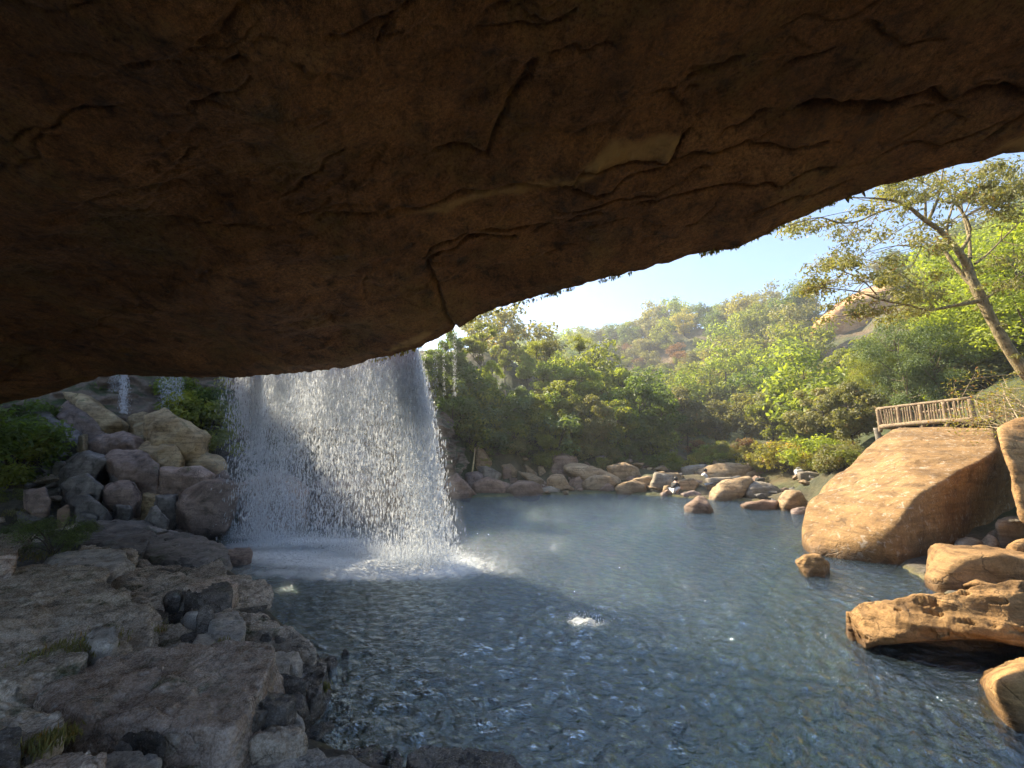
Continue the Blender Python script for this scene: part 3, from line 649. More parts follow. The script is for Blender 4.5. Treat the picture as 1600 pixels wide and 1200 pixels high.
def slab(poly, ztop, th, grow=0.12):
    """flat-topped rock: outline of its top face given by photo bearings at its height"""
    P = np.array([atz(q[0], q[1], q[2] if len(q) > 2 else ztop) for q in poly]); c = P.mean(0)
    B = P.copy(); B[:, :2] = c[:2] + (P[:, :2] - c[:2]) * (1 + grow); B[:, 2] = P[:, 2].min() - th
    Mid = P.copy(); Mid[:, :2] = c[:2] + (P[:, :2] - c[:2]) * (1 + grow * 0.7); Mid[:, 2] -= th * 0.35
    return np.concatenate([P, Mid, B])

# --- left shore slabs (cave floor beside the pool)
SH = [
 ([(-120, 880), (0, 872), (130, 880), (168, 898), (162, 920), (200, 935), (233, 962), (236, 984), (205, 1004), (60, 1012), (-120, 1010)], .62, .7, 'shore', 'broad flat brown slab running out of the left edge of the picture', 6),
 ([(120, 1045), (180, 1020), (260, 1008), (400, 1000), (432, 1030), (405, 1090), (352, 1135), (300, 1140), (190, 1110), (90, 1100), (75, 1075)], .72, .8, 'shore_red', 'large reddish brown slab with a sheared ochre edge in the foreground', 6),
 ([(130, 1120, .62), (170, 1096, .66), (235, 1095, .68), (280, 1112, .6), (306, 1140, .45), (270, 1182, .5), (200, 1170, .6), (140, 1145, .6)], .6, .6, 'shore_grey', 'rounded brown and grey boulder below the large reddish slab', 6),
 ([(-60, 1010), (60, 1012), (135, 1030), (125, 1060), (60, 1085), (-60, 1090)], .70, .5, 'shore', 'mossy dark slab between the two largest shore slabs', 6),
 ([(-60, 1100), (40, 1092), (88, 1106), (96, 1140), (60, 1165), (-60, 1160)], .85, .6, 'shore', 'mossy olive brown boulder at the left edge above the small weeds', 5),
 ([(-60, 1140), (20, 1128), (36, 1150), (30, 1200), (-60, 1200)], 0.9, .5, 'shore_dark', 'dark rounded rock at the lower left edge of the picture', 5),
 ([(132, 1172), (165, 1162), (205, 1164), (245, 1190), (240, 1225), (150, 1225)], .72, .5, 'shore_grey', 'pale grey speckled rock at the bottom edge below the rounded boulder', 5),
 ([(20, 1215), (60, 1185), (100, 1170), (150, 1185), (175, 1235), (30, 1240)], .88, .5, 'shore_red', 'brown rounded rock at the bottom left beside the small weeds', 5),
 ([(270, 1185), (300, 1158), (380, 1150), (470, 1160), (560, 1182), (650, 1225), (300, 1230)], .42, .5, 'shore_grey', 'long pale slab sloping into the water along the bottom edge', 6),
 ([(255, 1195), (300, 1150), (360, 1142), (385, 1152), (330, 1180), (290, 1215)], .50, .4, 'shore', 'thin brown slab lying against the long pale slab', 5),
 ([(388, 1108), (415, 1090), (450, 1092), (472, 1112), (470, 1130), (430, 1128), (395, 1118)], .46, .5, 'shore_grey', 'square grey block with a light top at the water edge', 5),
 ([(392, 1150), (415, 1132), (455, 1130), (466, 1150), (440, 1168), (400, 1166)], .30, .4, 'shore_grey', 'pale flat block just below the square grey block', 5),
 ([(428, 1046), (455, 1040), (482, 1080), (478, 1106), (440, 1100), (398, 1088)], .42, .6, 'shore_dark', 'black sloping rock beside the ochre edge of the reddish slab', 5),
 ([(468, 1032), (500, 1022), (522, 1045), (514, 1066), (490, 1092), (478, 1070)], .26, .5, 'shore_dark', 'dark layered rock ending in a point at the water', 5),
 ([(292, 958), (330, 946), (400, 958), (452, 978), (486, 1000), (482, 1012), (430, 1002), (340, 985)], .42, .55, 'shore', 'tapering slab with a dark undercut reaching into the pool', 5),
 ([(284, 930), (320, 906), (372, 898), (424, 920), (412, 934), (360, 944), (300, 942)], .20, .35, 'shore', 'knobbly low ledge washed by the pool', 6),
 ([(146, 886), (200, 884), (262, 894), (322, 908), (334, 924), (280, 934), (220, 926), (172, 906)], .46, .5, 'shore', 'long tan slab with a dark crack in front of it', 5),
 ([(224, 856), (246, 834), (290, 832), (332, 850), (336, 870), (280, 876), (228, 872)], .40, .4, 'pile_dark', 'rippled pale slab under the left end of the waterfall', 5),
 ([(212, 876), (280, 874), (345, 872), (354, 888), (318, 900), (240, 892)], .30, .35, 'shore', 'brown ledge in front of the rippled pale slab', 5),
 ([(74, 872), (112, 862), (190, 860), (202, 874), (170, 890), (100, 884)], .62, .35, 'shore_grey', 'smooth grey flagstone behind the broad flat slab', 5),
 ([(128, 818), (170, 812), (232, 812), (236, 836), (204, 858), (130, 848)], .55, .45, 'pile_dark', 'pale cracked slab beside the bush', 5),
 ([(140, 848), (200, 858), (205, 866), (150, 866), (120, 858)], .52, .3, 'shore', 'narrow tan ledge between the bush and the pale cracked slab', 5),
 ([(-30, 836), (28, 828), (46, 838), (20, 850), (-30, 852)], .85, .3, 'shore', 'low tan stone at the left edge behind the bush', 5),
 ([(-30, 856), (18, 850), (26, 866), (-30, 874)], .85, .4, 'shore_red', 'reddish stone at the left edge in front of the bush', 5),
 ([(350, 862), (362, 852), (392, 858), (398, 868), (372, 872)], .16, .4, 'pile_purple', 'lone dark rock in the foam at the foot of the waterfall', 5),
 ([(634, 1170), (650, 1162), (716, 1164), (728, 1180), (728, 1215), (640, 1215)], .22, .5, 'shore_dark', 'wet black block with a flat top at the bottom of the picture', 5),
 ([(724, 1168), (764, 1166), (800, 1186), (835, 1215), (730, 1220)], .20, .5, 'shore_dark', 'wet black wedge beside the flat topped black block', 5),
 ([(600, 1176), (618, 1166), (628, 1180), (620, 1215), (602, 1215)], .12, .4, 'shore_dark', 'narrow black stone between the long slab and the wet block', 4),
 ([(520, 1190), (545, 1168), (590, 1166), (600, 1190), (560, 1205)], .06, .4, 'shore_dark', 'low wet shelf at the tip of the long pale slab', 5),
 ([(468, 1160), (490, 1126), (520, 1120), (528, 1132), (500, 1160)], .03, .4, 'shore_dark', 'barely emerged dark rock below the square grey block', 4),
 ([(500, 1062), (540, 1066), (548, 1074), (520, 1084), (495, 1080)], .03, .4, 'shore_dark', 'flat wet rock off the pointed layered rock', 4),
 ([(496, 1026), (516, 1024), (528, 1032), (520, 1040), (504, 1038)], .08, .3, 'shore_dark', 'small wet rock behind the pointed layered rock', 4),
 ([(196, 950), (222, 944), (262, 956), (264, 974), (220, 980)], .42, .4, 'shore_dark', 'mossy oval stone in the crevice beside the broad slab', 5),
 ([(212, 984), (240, 976), (300, 984), (310, 1002), (250, 1006)], .44, .4, 'shore', 'pale low rock in the crevice above the reddish slab', 5),
 ([(278, 990), (310, 984), (354, 994), (352, 1012), (300, 1014)], .46, .4, 'shore_dark', 'black rounded rock above the reddish slab', 5),
 ([(440, 1018), (462, 1012), (472, 1028), (466, 1050), (446, 1048)], .38, .4, 'shore_grey', 'small upright pale stone beside the layered rock', 4),
 ([(172, 928), (200, 918), (252, 930), (258, 944), (210, 948)], .48, .35, 'shore', 'flaky tan rock in front of the long tan slab', 5),
]
for poly, zt, th, mt, lb, rs in SH:
    rock_from(slab(poly, zt, th), M[mt], lb, 'shore_slab', 'rock', res=rs + (1 if rs > 4 else 0), k=40, rough=0.9, strata=0.035, chips=5, flake=.022)
FL = random.Random(23); used_labels = set()
for i in range(34):
    cx, cy = FL.uniform(150, 455), FL.uniform(900, 1165)
    if cx > 230 + (cy - 900) * .85 + 90 or (cx < 260 and cy < 960): continue
    w_, h_ = FL.uniform(22, 62), FL.uniform(9, 22); a0 = FL.uniform(0, 1); zt = .50 + .16 * (1 - (cx - 150) / 300) + FL.uniform(-.05, .1)
    poly = [(cx + w_ * math.cos(t) * FL.uniform(.7, 1.1), cy + h_ * math.sin(t) * FL.uniform(.7, 1.1), zt + .05 * math.cos(t + a0 * 6)) for t in [a0 + j * 6.283 / 7 for j in range(7)]]
    mk = FL.choice(['shore', 'shore_dark', 'shore_grey', 'shore_red', 'shore_dark'])
    wd = {'shore': 'brown', 'shore_dark': 'wet black', 'shore_grey': 'pale grey', 'shore_red': 'reddish'}[mk]
    lbf = ('broad ' if w_ > 48 else 'narrow ' if w_ < 33 else '') + wd + ' thin flagstone among the near shore slabs, ' + ('close to the pool' if cx > 330 else 'near the long crevice' if cy < 1010 else 'beside the rounded grey boulder' if cy > 1090 else 'on the large reddish slab')
    if lbf in used_labels: continue
    used_labels.add(lbf)
    rock_from(slab(poly, zt, .3), M[mk], lbf, 'flagstone', 'rock', 'thin flagstones on the near shore', res=5, k=45, rough=.9, chips=4, flake=.02)
# upright crevice stones
UP = [([(250, 950), (258, 930), (280, 922), (286, 934), (276, 956)], 5.9, 'shore_dark', 'pointed black stone standing in the crevice'),
      ([(306, 990), (308, 960), (322, 948), (334, 956), (336, 988)], 5.0, 'shore_dark', 'upright dark stone standing in the crevice'),
      ([(284, 968), (296, 954), (312, 956), (314, 972), (292, 978)], 5.4, 'shore_grey', 'small grey stone wedged between two dark crevice stones'),
      ([(288, 930), (290, 912), (304, 908), (312, 926)], 6.6, 'shore_dark', 'small grey brown block on the edge of the long tan slab'),
      ([(402, 1150), (408, 1132), (384, 1128), (372, 1146), (386, 1160)], 3.55, 'shore', 'mossy brown cobble between the long slab and the grey block'),
      ([(425, 1012), (430, 992), (446, 994), (452, 1014), (440, 1022)], 4.9, 'shore_dark', 'black cobble under the tapering slab'),
      ([(402, 1014), (408, 988), (424, 988), (428, 1010), (414, 1020)], 4.9, 'shore_dark', 'dark cobble wedged beneath the tapering slab'),
      ([(536, 1024), (535, 1017), (541, 1015), (546, 1021), (543, 1027)], 5.3, 'shore_dark', 'tiny dark stone alone in the water')]
for poly, Y, mt, lb in UP:
    rock_from(silh(poly, Y), M[mt], lb, 'rock', 'rock', res=4, k=10)

# --- boulder pile left of the fall
def zz(l, sx=0.25, oy=560): return [(x * sx, oy + y * sx) for x, y in l]
PILE = [
 ([(80, 350), (290, 340), (500, 480), (490, 575), (420, 600), (225, 450)], 14.5, 'pile_dark', 'dark slanted slab with a wet sheen high in the left boulder pile'),
 ([(325, 310), (440, 265), (650, 430), (600, 480), (500, 460)], 14.8, 'pile_purple', 'purple brown slab tilted under the ochre ridge rock'),
 ([(440, 225), (540, 208), (700, 310), (815, 400), (790, 440), (660, 410), (500, 300)], 15.2, 'pile_yellow', 'long ochre rock lit along its ridge at the top of the pile'),
 ([(925, 335), (975, 310), (1310, 510), (1300, 575), (1200, 592), (950, 505)], 14.2, 'pile_yellow', 'big orange brown wedge pointing at the waterfall'),
 ([(840, 392), (930, 390), (945, 470), (850, 482)], 14.6, 'pile_yellow', 'small square ochre block beside the orange wedge'),
 ([(800, 372), (850, 340), (920, 335), (920, 372), (810, 388)], 15.2, 'pile_yellow', 'flat ochre stone above the small square block'),
 ([(850, 486), (940, 474), (955, 505), (900, 515)], 14.2, 'pile_yellow', 'thin ochre stone under the small square block'),
 ([(560, 520), (620, 475), (690, 465), (700, 570), (620, 605), (560, 570)], 13.8, 'pile_purple', 'maroon boulder behind the large pinkish one'),
 ([(680, 475), (760, 458), (910, 512), (860, 575), (700, 602), (670, 540)], 13.6, 'pile_purple', 'pale pinkish boulder resting on the large pinkish one'),
 ([(668, 640), (740, 572), (900, 580), (1000, 670), (1006, 765), (930, 832), (800, 790), (700, 725)], 12.9, 'pile_purple', 'largest smooth pinkish boulder in the middle of the pile'),
 ([(870, 565), (960, 520), (1100, 540), (1150, 620), (1145, 662), (960, 605)], 13.6, 'pile_yellow', 'tan boulder behind the red layered block'),
 ([(1160, 645), (1290, 580), (1400, 600), (1418, 700), (1340, 735), (1170, 700)], 13.8, 'pile_yellow', 'tan boulder half veiled by the left edge of the waterfall'),
 ([(1008, 692), (1270, 675), (1332, 722), (1325, 790), (1008, 792)], 12.9, 'pile_purple', 'flat layered red brown block above the lower right boulder'),
 ([(1110, 900), (1165, 820), (1250, 780), (1400, 745), (1520, 800), (1500, 960), (1250, 1005), (1110, 965)], 11.8, 'pile_purple', 'large pinkish boulder at the waterline left of the waterfall'),
 ([(378, 685), (480, 590), (560, 570), (665, 632), (490, 745)], 12.8, 'pile_dark', 'slanted brown rock with a lit lower face left of the pinkish boulder'),
 ([(498, 480), (545, 470), (550, 560), (505, 595)], 13.4, 'pile_yellow', 'small upright tan stone wedged between dark slabs'),
 ([(405, 765), (560, 720), (655, 800), (640, 855), (480, 850)], 12.0, 'pile_dark', 'wet grey boulder above the black one'),
 ([(640, 830), (700, 780), (800, 765), (852, 870), (780, 912), (700, 892)], 12.0, 'pile_purple', 'wet streaked boulder below the largest pinkish one'),
 ([(450, 868), (600, 850), (705, 960), (705, 988), (510, 988)], 11.4, 'pile_dark', 'black wet boulder at the front of the pile'),
 ([(695, 740), (780, 735), (800, 775), (690, 795)], 12.4, 'pile_dark', 'grey stone tucked under the largest pinkish boulder'),
 ([(900, 840), (1000, 848), (1005, 905), (880, 892)], 12.2, 'pile_yellow', 'brown stone in the dark gap under the layered block'),
 ([(985, 862), (1110, 852), (1120, 965), (1000, 945)], 11.8, 'pile_dark', 'grey wet boulder beside the pinkish waterline boulder'),
 ([(715, 915), (830, 912), (825, 962), (718, 960)], 11.6, 'pile_dark', 'flat blue grey stone at the foot of the pile'),
 ([(165, 825), (320, 808), (335, 870), (200, 880)], 11.2, 'pile_purple', 'flat purple stone left of the black wet boulder'),
 ([(90, 640), (230, 640), (235, 695), (100, 700)], 13.4, 'pile_dark', 'flat dark stone under the green bank'),
 ([(230, 640), (325, 655), (330, 700), (240, 705)], 13.2, 'pile_dark', 'small flat stone at the foot of the slanted slab'),
 ([(200, 480), (270, 460), (395, 590), (385, 620), (280, 610)], 13.9, 'pile_yellow', 'lower tan end of the dark slanted slab'),
 ([(370, 920), (430, 918), (436, 962), (380, 965)], 10.9, 'far_pink', 'small pinkish stone behind the bush'),
 ([(920, 950), (980, 925), (1050, 1020), (1000, 1060), (900, 1040)], 10.9, 'pile_dark', 'wet low stone at the pool edge below the pile'),
 ([(380, 780), (470, 800), (480, 850), (400, 840)], 12.0, 'pile_dark', 'dark cobble left of the wet grey boulder'),
 ([(330, 640), (400, 650), (440, 740), (360, 760)], 12.8, 'pile_dark', 'dark stone in shadow left of the slanted brown rock'),
 ([(780, 770), (850, 790), (900, 870), (850, 880)], 12.2, 'pile_purple', 'maroon wedge under the largest pinkish boulder'),
 ([(1330, 740), (1400, 700), (1440, 740), (1430, 790), (1340, 790)], 13.0, 'pile_purple', 'pinkish block seen through the left edge of the spray'),
 ([(480, 955), (620, 975), (600, 1000), (480, 1000)], 11.0, 'pile_dark', 'thin wet ledge in front of the black boulder'),
]
for poly, Y, mt, lb in PILE:
    rock_from(silh(zz(poly), Y, sink=0.6), M[mt], lb, 'boulder', 'boulder', res=5, k=110, rough=.9, strata=0.02, chips=14)
# boulders seen faintly through the curtain
for poly, Y, mt, lb in [
    ([(372, 800), (380, 752), (430, 738), (480, 750), (486, 800)], 13.5, 'pile_purple', 'broad reddish boulder behind the left half of the waterfall'),
    ([(480, 800), (490, 760), (540, 745), (590, 762), (596, 798)], 14.0, 'pile_purple', 'reddish boulder behind the middle of the waterfall'),
    ([(590, 795), (600, 752), (650, 740), (694, 765), (698, 790)], 15.5, 'far_pink', 'pinkish boulder behind the right half of the waterfall'),
    ([(500, 725), (515, 700), (560, 692), (590, 730)], 16.5, 'pile_dark', 'dark boulder high behind the middle of the waterfall')]:
    rock_from(silh(poly, Y, sink=0.8), M[mt], lb, 'boulder', 'boulder', res=5, k=40, chips=8)

# --- far bank boulders
def ghit(px, py, t0=4.0, tmax=260):
    d = ray(px, py); t = t0
    ts = np.geomspace(t0, tmax, 700); X = d[0] * ts; Y = d[1] * ts; Z = CAMZ + d[2] * ts
    hh = height(X, Y); m = np.nonzero(Z < hh)[0]
    if len(m) == 0: return None
    i = m[0]; return np.array([X[i], Y[i], hh[i]])
def bY(yb): return float(np.interp(yb, [700, 728, 745, 760, 768, 774, 780, 790, 798], [33, 28.3, 25.6, 24, 22.8, 21.8, 20.4, 17.6, 16.0]))
def z3(l): return [(680 + x * .2, 660 + y * .2) for x, y in l]
def z4(l): return [(960 + x * .225, 660 + y * .225) for x, y in l]
FAR = [
 (z3([(100, 430), (180, 400), (260, 500), (325, 575), (280, 592), (100, 600), (60, 520)]), 'far_pink', 'pink waterline boulder touching the right edge of the spray'),
 (z3([(290, 500), (400, 450), (500, 438), (590, 490), (570, 572), (320, 565)]), 'far_pink', 'long pinkish slab just right of the bamboo pole'),
 (z3([(560, 500), (650, 462), (740, 460), (830, 490), (852, 572), (580, 578)]), 'far_pink', 'low pinkish slab in the middle of the left waterline'),
 (z3([(830, 515), (900, 498), (975, 530), (955, 568), (840, 568)]), 'far_grey', 'pale grey stone at the end of the pinkish slabs'),
 (z3([(872, 445), (910, 412), (1000, 415), (1040, 480), (1005, 535), (880, 505)]), 'far_tan', 'round brown boulder standing by the water next to the grey stone'),
 (z3([(1010, 345), (1060, 318), (1230, 345), (1440, 430), (1465, 485), (1180, 425), (1020, 395)]), 'far_tan', 'long flat rust tan slab behind the front boulders'),
 (z3([(1050, 435), (1130, 408), (1185, 440), (1155, 492), (1060, 485)]), 'far_pink', 'pinkish block under the long flat slab'),
 (z3([(1150, 475), (1220, 408), (1370, 430), (1418, 482), (1280, 525), (1160, 505)]), 'far_tan', 'golden boulder with a pale top at the centre of the far bank'),
 (z3([(1090, 490), (1150, 488), (1165, 522), (1100, 525)]), 'far_pink', 'small stone at the water below the golden boulder'),
 (z3([(1270, 535), (1340, 480), (1402, 500), (1392, 558), (1290, 556)]), 'far_pink', 'rounded pinkish boulder at the water right of the golden one'),
 (z4([(0, 460), (50, 425), (130, 403), (225, 430), (228, 502), (10, 492)]), 'far_tan', 'large smooth tan boulder at the far waterline'),
 (z3([(1340, 350), (1440, 320), (1590, 360), (1610, 415), (1420, 405)]), 'far_tan', 'tan slab behind the large smooth waterline boulder'),
 (z3([(878, 255), (900, 230), (1000, 238), (1110, 290), (1090, 335), (900, 325)]), 'far_pink', 'reddish brown rock showing among the bushes'),
 (z3([(1250, 275), (1310, 255), (1340, 300), (1270, 325)]), 'pile_purple', 'round dark brown rock at the foot of the forked tree'),
 (z3([(515, 335), (590, 320), (640, 370), (600, 385), (530, 360)]), 'far_tan', 'blocky tan stone among low plants'),
 (z3([(528, 360), (570, 350), (602, 395), (600, 422), (540, 400)]), 'far_pink', 'upright pink stone beside the blocky tan stone'),
 (z3([(650, 385), (760, 405), (850, 452), (845, 478), (720, 445)]), 'far_tan', 'thin tilted tan slab above the pinkish slabs'),
 (z3([(690, 332), (725, 345), (795, 395), (780, 412), (700, 370)]), 'far_tan', 'narrow leaning stone in the low plants'),
 (z3([(308, 215), (335, 188), (380, 220), (442, 312), (330, 332)]), 'far_tan', 'pointed tan rock behind the top of the bamboo pole'),
 (z3([(930, 382), (1010, 373), (1042, 412), (940, 424)]), 'far_pink', 'small flat stone left of the long flat slab'),
 (z3([(330, 345), (400, 335), (520, 400), (500, 440), (420, 435)]), 'far_grey', 'grey brown rock right of the bamboo pole'),
 (z3([(225, 410), (330, 385), (405, 440), (380, 480), (250, 490)]), 'pile_purple', 'dark rock behind the bamboo pole'),
 (z3([(580, 432), (640, 440), (625, 465), (585, 462)]), 'far_pink', 'small pink cobble above the pinkish slabs'),
 (z3([(90, 240), (140, 235), (190, 275), (120, 285)]), 'far_pink', 'small pink ledge beside the right edge of the spray'),
 (z3([(800, 350), (845, 345), (870, 400), (820, 405)]), 'far_tan', 'small tan stone half hidden by a low bush'),
 (z3([(840, 480), (880, 478), (880, 520), (845, 512)]), 'far_tan', 'small tan cobble left of the round brown boulder'),
 (z4([(120, 390), (240, 375), (275, 400), (240, 432), (150, 405)]), 'far_tan', 'flat tan stone above the large smooth boulder'),
 (z4([(248, 425), (278, 348), (400, 368), (425, 410), (330, 442)]), 'far_grey', 'pale blocky boulder behind the woman in black'),
 (z4([(310, 352), (440, 348), (475, 382), (420, 402)]), 'far_tan', 'flat tan stone behind the pale blocky boulder'),
 (z4([(222, 442), (300, 432), (305, 472), (230, 482)]), 'far_grey', 'grey stone between the smooth boulder and the crouching woman'),
 (z4([(298, 455), (370, 418), (430, 440), (455, 492), (310, 498)]), 'far_tan', 'tan boulder right behind the woman in black'),
 (z4([(308, 505), (360, 472), (460, 488), (475, 522), (330, 518)]), 'pile_purple', 'dark flat rock carrying the woman in black'),
 (z4([(425, 405), (540, 388), (582, 420), (520, 452), (430, 452)]), 'far_tan', 'tan boulder left of the bather in white'),
 (z4([(518, 455), (580, 408), (640, 430), (622, 482), (540, 484)]), 'far_tan', 'tan boulder below the bather in white'),
 (z4([(458, 495), (560, 468), (607, 500), (590, 532), (480, 528)]), 'pile_purple', 'dark brown boulder at the water below the bather in white'),
 (z4([(480, 595), (530, 560), (590, 520), (635, 520), (692, 608), (600, 616)]), 'far_pink', 'triangular reddish rock standing alone in the water'),
 (z4([(632, 520), (760, 405), (930, 373), (952, 410), (850, 490), (730, 542)]), 'far_tan', 'big tilted boulder leaning over a dark gap'),
 (z4([(548, 345), (680, 293), (970, 283), (985, 318), (930, 365), (800, 385), (620, 392)]), 'far_tan', 'wide flat table rock behind the tilted boulder'),
 (z4([(640, 392), (780, 388), (880, 375), (850, 415), (700, 432)]), 'far_grey', 'shaded lower layer beneath the table rock'),
 (z4([(460, 312), (600, 298), (680, 310), (560, 362), (490, 362)]), 'far_grey', 'flat grey slab left of the table rock'),
 (z4([(888, 485), (930, 428), (1000, 412), (1085, 410), (1168, 480), (1145, 542), (900, 534)]), 'far_grey', 'broad brown boulder carrying a dark bundle'),
 (z4([(868, 572), (1020, 543), (1142, 550), (1140, 582), (980, 592)]), 'far_pink', 'low flat rock in the water below the broad brown boulder'),
 (z4([(1148, 532), (1190, 465), (1290, 478), (1345, 550), (1335, 605), (1170, 575)]), 'far_tan', 'tan boulder between the broad brown boulder and the giant slab'),
 (z4([(1148, 562), (1200, 550), (1238, 592), (1160, 598)]), 'pile_dark', 'dark wet stone left of the giant slab at the waterline'),
 (z4([(1228, 602), (1330, 588), (1355, 628), (1250, 642)]), 'pile_purple', 'dark low rocks against the corner of the giant slab'),
 (z4([(1300, 500), (1395, 390), (1540, 325), (1600, 330), (1500, 560), (1340, 560)]), 'far_tan', 'tan boulder half hidden behind the giant slab'),
 (z4([(600, 485), (640, 463), (692, 470), (640, 515)]), 'pile_purple', 'dark stone at the left foot of the tilted boulder'),
 (z4([(640, 432), (695, 440), (672, 472), (640, 462)]), 'far_tan', 'small tan stone left of the tilted boulder'),
 (z4([(980, 282), (1040, 270), (1092, 285), (1085, 310), (1000, 318)]), 'far_pink', 'reddish rubble rock at the right end of the table rock'),
 (z4([(590, 255), (620, 232), (665, 232), (640, 275), (600, 275)]), 'far_tan', 'sunlit pale rock beyond the table rock'),
 (z4([(680, 270), (740, 255), (800, 262), (790, 288), (690, 290)]), 'far_tan', 'sunlit flat rock beyond the table rock'),
 (z4([(900, 360), (960, 335), (1010, 345), (960, 385), (905, 385)]), 'far_tan', 'tan stone under the yellow shrubs'),
 (z4([(1260, 350), (1340, 340), (1460, 360), (1440, 385), (1300, 380)]), 'far_grey', 'grey slabs under the leaning shrubs beside the white bag'),
]
for poly, mt, lb in FAR:
    yb = max(q[1] for q in poly)
    cxm = (max(q[0] for q in poly) + min(q[0] for q in poly)) / 2
    gh = ghit(cxm, min(yb, 772) - 1, 12) if yb < 768 else None
    rock_from(silh(poly, (gh[1] if gh is not None else bY(yb)) if yb < 799 else 15.5, sink=0.7), M[mt], lb, 'boulder', 'boulder', res=4, k=40, rough=1.0, chips=6)

# --- right-hand side
big = [atY(1254, 826, 10.6), atY(1262, 790, 11.2), atY(1300, 748, 12.2), atY(1400, 670, 14.0), atY(1552, 666, 12.9), atY(1556, 706, 10.9),
       atY(1395, 878, 9.15), atY(1268, 852, 9.9), atY(1335, 870, 9.3), atY(1407, 820, 9.0), atY(1436, 775, 9.25),
       atY(1500, 872, 10.4), atY(1592, 800, 12.0), atY(1592, 740, 12.0), (10.9, 14.5, 0.2), (16.0, 14.6, 3.0), (15.5, 14.6, -.5), (14.6, 13.0, -.6)]
big += [np.array([p[0], p[1], -0.9]) for p in (big[0], big[6], big[7], big[11])]
giant = rock_from(big, M['sand_big'], 'giant tilted sandstone slab under the wooden deck', 'boulder', 'boulder', res=7, k=60, rough=0.3)
edge = [atY(1552, 668, 9.2), atY(1600, 650, 9.0), atY(1720, 640, 9.0), atY(1550, 700, 8.6), atY(1575, 760, 8.3), atY(1600, 830, 8.0), atY(1660, 840, 8.0), atY(1760, 820, 8.4), atY(1760, 660, 11.5), atY(1580, 690, 10.5)]
rock_from(edge, M['sand'], 'pinkish rock wall at the right edge beside the giant slab', 'rock_wall', 'rock', res=6, k=18, rough=0.9)
RT = [
 ([(1451, 880), (1462, 858), (1500, 856), (1600, 868), (1700, 880), (1690, 930), (1560, 926), (1460, 922)], 8.3, 2.2, 'sand', 'sunlit sandstone block behind the undercut ledge', 6, 18),
 ([(1542, 1064), (1560, 1046), (1610, 1028), (1700, 1020), (1690, 1160), (1604, 1142), (1560, 1100)], 4.75, 1.5, 'sand', 'smooth pinkish rock at the lower right corner', 6, 14),
 ([(1248, 878), (1262, 866), (1282, 868), (1295, 880), (1292, 890), (1265, 884)], 8.45, .5, 'sand', 'small sandstone rock rising from the shallow water', 5, 30),
 ([(1575, 850), (1590, 838), (1640, 838), (1640, 872), (1590, 868)], 8.5, .8, 'sand', 'sunlit cobble at the right edge above the sandstone block', 4, 12),
 ([(1560, 815), (1572, 808), (1602, 812), (1606, 846), (1570, 850), (1560, 835)], 9.4, .7, 'far_grey', 'smooth shaded boulder in the gap beside the giant slab', 5, 10),
 ([(1530, 850), (1548, 838), (1566, 850), (1566, 868), (1535, 868)], 9.2, .6, 'far_grey', 'small brown stone in the gap beside the giant slab', 4, 10),
 ([(1490, 850), (1512, 842), (1536, 852), (1540, 872), (1494, 872)], 9.1, .8, 'far_grey', 'brown stone behind the sandstone block', 4, 12),
 ([(1540, 838), (1560, 826), (1572, 838), (1562, 852), (1544, 850)], 9.6, .6, 'far_grey', 'rounded stone between two others in the shaded gap', 4, 10)]
for poly, Y, dp, mt, lb, rs, kk in RT:
    rock_from(silh(poly, Y, dp, sink=0.5), M[mt], lb, 'boulder', 'boulder', res=rs, k=kk, rough=0.9, strata=0.02, chips=4)
